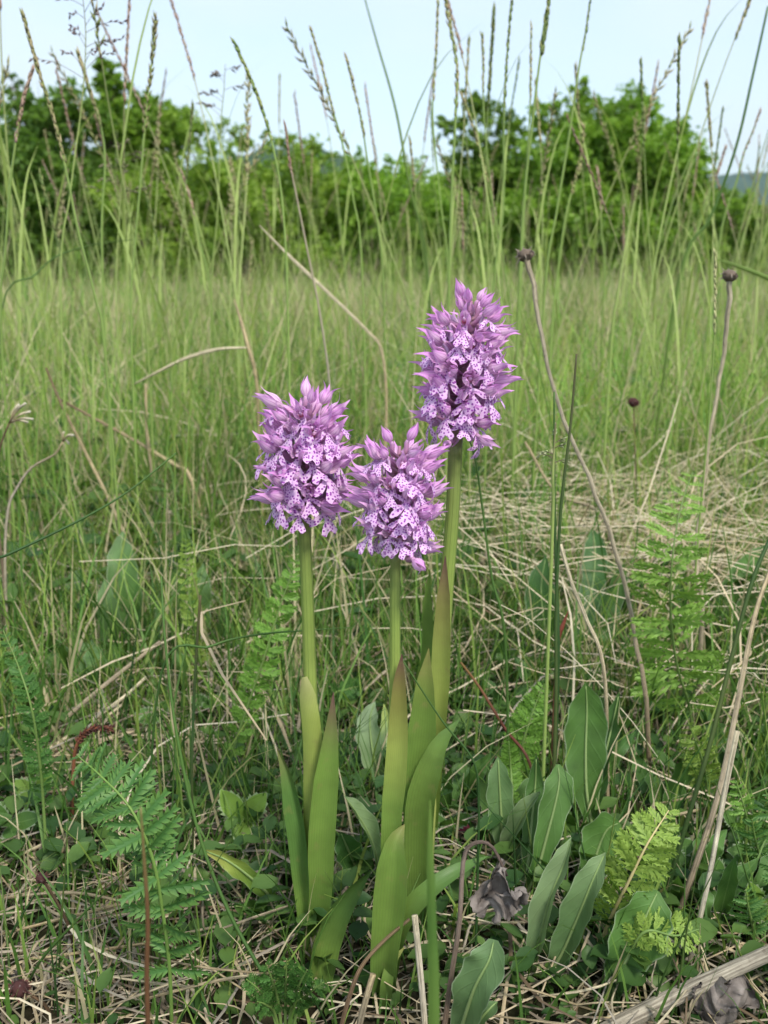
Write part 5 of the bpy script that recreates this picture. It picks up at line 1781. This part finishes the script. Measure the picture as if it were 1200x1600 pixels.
# red-brown dead dock-like spike and little dark seed heads
mb = MB()
pp = [at(175, 1138, 0.50), at(140, 1140, 0.50), at(120, 1165, 0.50), at(114, 1210, 0.50), at(112, 1300, 0.50)]
P = catmull(to_ground(pp), 26)
rt = thing('rusty_spike', 'drooping rust-brown dead flower spike over the narrow frond', 'dead stalk', Vector(P[-1]))
mb.tube(P, [0.0006, 0.001, 0.0012], [RED, (0.28, 0.1, 0.05), (0.3, 0.13, 0.07)], 6)
part('stalk', mb, M['dry'], rt)
mb = MB()
seed_head(mb, P, 0, 12, 70, 0.0035, 0.0009, [(0.1, 0.04, 0.03), (0.16, 0.06, 0.04), (0.07, 0.03, 0.025)], random.Random(5), 1.2)
part('seed_head', mb, M['dry'], rt)
for (px, py, Y, h, lb) in [(990, 628, 0.95, 0.0055, 'small brown withered head in the grass behind the dry stalk'), (30, 1545, 0.36, 0.0038, 'dark red withered head low in the straw'), (66, 1372, 0.40, 0.0026, 'purple-brown withered head beside the narrow frond')]:
    c = at(px, py, Y)
    b = Vector((c.x + 0.01, c.y + 0.005, float(gz(c.x, c.y))))
    rt = thing('withered_flower', lb, 'dead flower', b)
    mb = MB(); mb.tube(catmull([c, c.lerp(b, 0.5) + Vector((0.003, 0, 0)), b], 8), [0.0006, 0.0009], BRN, 6); part('stalk', mb, M['dry'], rt)
    mb = MB(); dead_head(mb, c, Vector((0.2, -0.3, 1)), h, (0.07, 0.03, 0.028), (0.14, 0.06, 0.045), random.Random(int(px))); part('withered_head', mb, M['dark'], rt)
mb = MB()
toothed(mb, gnd(700, 1332) + Vector((0, 0, 0.012)), Vector((1, -0.2, 0.1)), Vector((0, -0.5, 0.8)), 0.011, 0.004, (0.3, 0.03, 0.07), 5)
single('fallen_petal', 'small crimson leaf scrap lying behind the withered leaf', 'leaf', mb, 'feather', gnd(700, 1332))

# ---------------- loose straws and blades one can pick out near the orchids
sr = random.Random(61)
straw_px = [((0, 1460), (330, 1375)), ((130, 1430), (420, 1365)), ((0, 1350), (180, 1280)), ((40, 1500), (290, 1465)), ((230, 1560), (420, 1520)), ((0, 1590), (150, 1480)),
            ((300, 1140), (360, 1220)), ((200, 1330), (330, 1290)), ((1000, 1130), (1180, 1080)), ((960, 1200), (1060, 1160)), ((1040, 1190), (1200, 1130)), ((1000, 1290), (1120, 1260)),
            ((640, 1440), (850, 1440)), ((880, 1590), (1060, 1440)), ((660, 1500), (760, 1600)), ((700, 1220), (800, 1180)), ((930, 1430), (1040, 1560)), ((560, 1370), (480, 1365)), ((20, 1400), (200, 1410)), ((280, 1460), (440, 1440))]
for (a, b2) in straw_px:
    z0, z1 = sr.uniform(0.004, 0.012), sr.uniform(0.006, 0.02)
    m = ((a[0] + b2[0]) / 2 + sr.uniform(-8, 8), (a[1] + b2[1]) / 2 - sr.uniform(-6, 14))
    line('dry_straw', 'loose dry straw lying across the thatch near the orchids', 'straw', [(*b2, z1), (*m, (z0 + z1) / 2 + 0.004), (*a, z0)], 'lie', [2.0, 2.6, 2.2], [sr.choice([PALE, TAN]), sr.choice([PALE, GREYB, TAN])], group='loose straws lying in the thatch', n=14, sides=6)
for i in range(110):
    px, py = sr.uniform(-20, 1220), 1600 - 620 * sr.random() ** 1.6
    if 450 < px < 700 and 1300 < py < 1600:
        continue
    a = sr.uniform(0, math.pi)
    L = sr.uniform(45, 150) * (0.5 + 0.5 * (py - 900) / 700)
    dx, dyp = math.cos(a) * L, math.sin(a) * L * 0.55
    z = sr.uniform(0.006, 0.022)
    bend = sr.uniform(-0.18, 0.18) * L
    c0 = sr.choice([PALE, PALE, TAN, GREYB])
    line('dry_straw', ('curved ' if abs(bend) > 0.1 * L else 'straight ') + {PALE: 'pale cream', TAN: 'tan', GREYB: 'grey-brown'}[c0] + (' short' if L < 70 else ' long') + ' straw lying loose on the thatch', 'straw', [(px - dx, py - dyp, z), (px - dyp * 0.2 + bend * 0.3, py + bend, z + 0.004), (px + dx, py + dyp, max(0.003, z - 0.008))], 'lie', [1.2, sr.uniform(1.4, 2.6), 1.5], [c0, sr.choice([c0, TAN, GREYB])], group='loose straws lying in the thatch', n=12, sides=5)
for i in range(130):
    px, py = sr.uniform(-20, 1220), 1620 - 640 * sr.random() ** 1.1
    h = sr.uniform(120, 330) * (0.6 + 0.4 * (py - 950) / 650)
    if 360 < px < 800 and py > 1280:
        h *= 0.45
    dx = sr.gauss(0, 0.28) * h
    if 400 < px + dx < 780 and py - h < 950 and py > 1350:
        continue
    Y = gndz(px, py).y
    if Y < 0.36:
        Y = 0.36
    c0 = sr.choice([DGR, MGR, MGR, LGR, (0.13, 0.2, 0.05)])
    line('grass_shoot', ('tall ' if h > 190 else 'short ') + ('bent ' if abs(dx) > 0.25 * h else 'upright ') + ('dark' if c0 == DGR else 'light' if c0 == LGR else 'mid') + '-green fine grass blade growing through the straw', 'grass blade', [(px + dx, py - h), (px + dx * 0.55, py - h * 0.62), (px + dx * 0.15, py - h * 0.25), (px, py)], [Y + sr.uniform(-0.03, 0.04), Y], [0.4, sr.uniform(1.3, 2.3), 2.2], [c0, c0, DGR], group='fine blades growing through the straw', mat='grass', n=14, sides=4, ground=True)

# ------------------------------------------------------------------ tall grasses with seed heads
HT = [(0.36, 0.31, 0.17), (0.3, 0.28, 0.13), (0.24, 0.27, 0.1)]
HG = [(0.17, 0.24, 0.08), (0.24, 0.27, 0.1), (0.13, 0.2, 0.06)]
HP = [(0.4, 0.27, 0.22), (0.34, 0.22, 0.16), (0.42, 0.33, 0.24)]
LGR, MGR = (0.36, 0.45, 0.14), (0.25, 0.36, 0.09)
gt = 'tall seeding grasses standing over the meadow'


def tall(label, path, Y, hl, cols, w=2.0, hw=2.6, sl=16, num=40, flare=0.16, c=None, awn=0, leafblade=None):
    stem_px('grass_plant', label, 'grass', path, Y, w * 0.8, c or [LGR, MGR, MGR], dict(len=hl, w=hw * 0.72, cols=cols, n=num, sl=sl * 0.85, flare=flare, awn=awn), gt, leafblade=leafblade)


tall('tall grass with long brownish seed spike, tip over the dark shrubs', [(38, 28), (60, 110), (88, 200), (106, 280), (122, 360), (150, 470), (165, 560)], 0.75, 265, HT, 2.6, 3.4, 22, 60)
tall('tall grass with ragged branching tan head before the bushy tree', [(243, 30), (238, 90), (228, 180), (220, 280), (210, 400), (205, 520)], 0.9, 215, HT, 2.2, 3.0, 18, 46, 0.35)
tall('drooping yellowish seed spike beside the pointed tree', [(124, 88), (140, 140), (158, 200), (164, 260), (160, 420)], 0.95, 210, HT, 2.2, 3.4, 20, 42)
tall('tall grass with green notched spike leaning over the hedge', [(368, 70), (390, 120), (408, 165), (424, 220), (438, 290), (446, 380), (450, 500)], 0.8, 235, HG, 2.2, 3.4, 20, 40)
tall('tan spike leaning before the wooded hill, upper of two', [(487, 50), (502, 100), (518, 165), (534, 220), (552, 310), (566, 430)], 1.0, 190, HT, 1.8, 2.8, 16, 36)
tall('tan spike leaning before the wooded hill, lower of two', [(541, 90), (554, 140), (566, 195), (574, 250), (590, 350), (600, 470)], 1.0, 230, HT, 1.8, 2.8, 16, 38)
tall('grey stem with dark narrow spike ending behind the rounded orchid', [(446, 198), (452, 250), (460, 290), (480, 390), (500, 490), (515, 600), (518, 700)], 0.85, 285, HP, 2.2, 2.4, 16, 30, c=[GREYB, GREYB, (0.33, 0.3, 0.26)])
tall('upright tan spike against the open sky', [(684, 8), (682, 70), (678, 130), (677, 200), (690, 330), (700, 440)], 1.1, 170, HT, 1.6, 2.8, 16, 34)
tall('tall doubled tan spike over the sparse tree', [(693, -15), (703, 40), (714, 105), (712, 180), (706, 300), (702, 440)], 0.95, 190, HT, 2.4, 3.2, 18, 46, 0.24)
tall('short tan spike over the sparse tree', [(753, 58), (755, 100), (755, 150), (760, 230), (775, 360), (785, 470)], 1.1, 160, HT, 1.6, 2.6, 14, 26)
tall('long green spike running out of sight above the sparse tree', [(802, -25), (795, 50), (790, 120), (787, 200), (786, 330), (770, 470)], 0.95, 180, HG, 2.0, 3.0, 16, 42)
tall('heavy green spike between sparse tree and rounded tree, tip in the sky', [(860, -20), (850, 50), (842, 105), (832, 190), (820, 300), (812, 440)], 0.9, 100, HG, 2.6, 4.2, 22, 34, 0.2)
tall('thin upright tan spike by the heavy green spike', [(830, 42), (829, 110), (828, 170), (822, 280), (815, 430)], 1.05, 180, HT, 1.6, 2.6, 14, 30)
tall('long green stem curving up before the rounded tree into the sky', [(925, -20), (915, 50), (904, 110), (888, 220), (870, 330), (850, 470)], 0.95, 90, HG, 2.4, 2.4, 16, 26)
tall('tan double spike before the rounded tree', [(912, 200), (905, 260), (893, 300), (882, 350), (870, 440), (862, 520)], 1.2, 310, HT, 2.2, 3.0, 16, 34, 0.3)
tall('narrow brown spike low before the rounded tree', [(934, 268), (938, 310), (940, 370), (944, 430)], 1.5, 340, HP, 1.8, 2.6, 14, 26)
tall('green stem with tan tip leaning before the rounded tree', [(998, 276), (990, 320), (978, 380), (964, 470), (955, 540)], 1.0, 325, HT, 2.6, 2.6, 14, 22, c=[LGR, LGR, MGR])
tall('brown nodding spike at the edge of the rounded tree', [(1132, 234), (1122, 265), (1108, 300), (1090, 360), (1060, 460)], 1.4, 300, HP, 2.2, 2.8, 14, 26)
tall('dark beaded spike over the blue hill', [(1187, 174), (1176, 205), (1162, 240), (1152, 280), (1120, 400)], 1.3, 275, HP, 2.0, 2.8, 13, 22)
tall('pinkish drooping spike over the dark shrub', [(50, 112), (38, 150), (28, 200), (16, 290), (8, 400), (2, 520)], 0.85, 235, HP, 2.6, 3.4, 18, 44)
tall('fine pale spike standing beside the grey button head', [(1117, 400), (1117, 450), (1116, 530), (1108, 650), (1098, 760), (1090, 850)], 0.62, 540, [(0.4, 0.4, 0.2), (0.3, 0.33, 0.14)], 1.8, 3.2, 20, 36, 0.12, awn=8)
tall('thin tan spike leaning over the tallest orchid', [(640, 218), (646, 270), (652, 330), (665, 430), (672, 520)], 1.3, 300, HT, 1.6, 2.6, 14, 26)
tall('long tan spike crossing the sparse tree', [(722, 150), (740, 200), (756, 260), (772, 330), (790, 430), (800, 540)], 1.1, 300, HT, 1.8, 2.8, 16, 40)
tall('brown thin spike beside the arching blade', [(285, 272), (300, 320), (312, 380), (330, 470)], 1.2, 350, HP, 1.8, 2.6, 14, 24)


# open panicles against the sky
def panicle(label, path, Y, top, bottom, nb, spread, cols, seed):
    pts = to_ground([at(px, py, Y) for px, py in path])
    P = catmull(pts, 40)
    rr = random.Random(seed)
    root = thing('grass_plant', label, 'grass', Vector(P[-1]), gt)
    mb = MB(); mb.tube(P, [0.0003, 0.0007, 0.001], [(0.2, 0.16, 0.1), LGR, MGR], 6); part('stalk', mb, M['stem'], root)
    mb = MB(); ms = MB()
    for k in range(nb):
        py = top + (bottom - top) * k / nb
        i = max(0, max([j for j in range(40) if P[j].z >= hl_z(py, P[j].y)] or [0]))
        o = P[i]
        a = rr.uniform(0, 6.28)
        L = spread * Y / F * (0.35 + 0.65 * k / nb) * rr.uniform(0.7, 1.2)
        e = o + Vector((math.cos(a), 0.6 * math.sin(a), rr.uniform(0.1, 0.5))) * L
        q = catmull([o, o.lerp(e, 0.5) + Vector((0, 0, 0.1 * L)), e], 6)
        mb.tube(q, [0.00025, 0.00015], (0.22, 0.15, 0.12), 4)
        seed_head(ms, q[::-1], 0, 3, 5, 0.006 * Y, 0.0011 * Y, cols, rr, 0.6)
    part('branchlet', mb, M['dry'], root)
    part('seed_head', ms, M['dry'], root)


panicle('open grass panicle with dark florets in the sky over the dark shrub', [(128, -20), (134, 60), (128, 160), (110, 300), (95, 460)], 0.9, -10, 140, 16, 90, [(0.14, 0.08, 0.09), (0.2, 0.13, 0.11)], 1)
panicle('thin hazy grass panicle beside the ragged branching head', [(352, 100), (350, 140), (345, 200), (340, 330), (330, 480)], 1.2, 110, 200, 8, 45, [(0.12, 0.1, 0.09), (0.2, 0.15, 0.11)], 2)
panicle('pale green panicle before the bushy tree', [(195, 225), (190, 280), (186, 350), (182, 480)], 1.1, 230, 330, 14, 55, [(0.26, 0.28, 0.14), (0.3, 0.27, 0.17)], 3)
panicle('small fresh grass panicle beside the stout rush stem', [(868, 660), (866, 700), (864, 740), (862, 860)], 0.47, 680, 735, 7, 26, [(0.42, 0.46, 0.26), (0.36, 0.42, 0.2)], 4)

# many more tall stems deeper in the meadow: eight kinds built once, then copied
protos = []
pr = random.Random(33)
for k in range(8):
    H = pr.uniform(0.5, 0.68)
    lean = pr.uniform(0.02, 0.13)
    P = catmull([Vector((lean * 1.5, 0, H)), Vector((lean * 0.9, 0, H * 0.75)), Vector((lean * 0.3, 0.01, H * 0.4)), Vector((0, 0, -0.004))], 30)
    kind = k % 4
    cols = (HT, HG, HP, HT)[kind]
    lab = ('tall meadow grass with slender tan seed spike', 'tall meadow grass with slender green seed spike', 'tall meadow grass with pinkish-brown seed spike', 'tall meadow grass with loose tan seed head')[kind]
    t = thing('grass_plant', lab, 'grass', (0, 0, 0), ('tan-spiked grasses deeper in the meadow', 'green-spiked grasses deeper in the meadow', 'pink-spiked grasses deeper in the meadow', 'loose-headed grasses deeper in the meadow')[kind])
    mb = MB(); mb.tube(P, [0.0004, 0.0009, 0.0012], [cols[0], LGR, MGR], 5); link('stalk', mb.mesh('stalk', M['stem']), t)
    mb = MB(); seed_head(mb, P, 0, 6 + kind, 34, 0.012, 0.0017, cols, pr, 0.16 if kind < 3 else 0.45); link('seed_head', mb.mesh('seed_head', M['dry']), t)
    for q in range(2):
        i = pr.randint(13, 22)
        o = P[i]; a = pr.uniform(0, 6.28); L = pr.uniform(0.1, 0.2)
        dv = Vector((math.cos(a), math.sin(a), 0))
        Q = catmull([o, o + dv * L * 0.15 + Vector((0, 0, L * 0.5)), o + dv * L * 0.35 + Vector((0, 0, L * 0.9)), o + dv * L * 0.62 + Vector((0, 0, L * 1.12))], 9)
        sd = dv.cross(Vector((0, 0, 1)))
        mb = MB(); mb.ribbon(Q, [sd] * 9, [Vector((0, 0, 1))] * 9, [0.0012, 0.0016, 0.0017, 0.0016, 0.0014, 0.0011, 0.0008, 0.0004, 0.0001], LGR, 2, 0.3); link('blade', mb.mesh('blade', M['grass']), t)
    protos.append(t)
first = set()
for i in range(230):
    k = i % 8
    if i < 90:
        Y = pr.uniform(0.95, 2.0)
    else:
        Y = pr.uniform(1.8, 5.5)
    x = pr.uniform(-0.5, 0.5) * Y * (0.82 if Y > 1.2 else 0.9)
    if Y < 1.5 and -0.12 < x < 0.05:
        x += 0.2 * (1 if pr.random() < 0.5 else -1)
    o = protos[k] if k not in first else copy_tree(protos[k])
    first.add(k)
    s = pr.uniform(0.62, 1.05)
    o['label'] = ('large ' if s > 0.9 else 'middling ' if s > 0.75 else 'low ') + ('upright ' if k < 4 else 'leaning ') + ('tan-spiked', 'green-spiked', 'pink-spiked', 'loose-headed tan')[k % 4] + (' grass rooted in the open sward' if Y < 2 else ' grass far in the sward toward the shrubs')
    o['group'] = ('tan', 'green', 'pink', 'loose')[k % 4] + ' headed grasses in the sward'
    o.location = (x, Y, float(gz(x, Y)))
    o.rotation_euler = (0, 0, pr.uniform(0, 6.28))
    o.scale = (s, s, s * pr.uniform(0.9, 1.1))
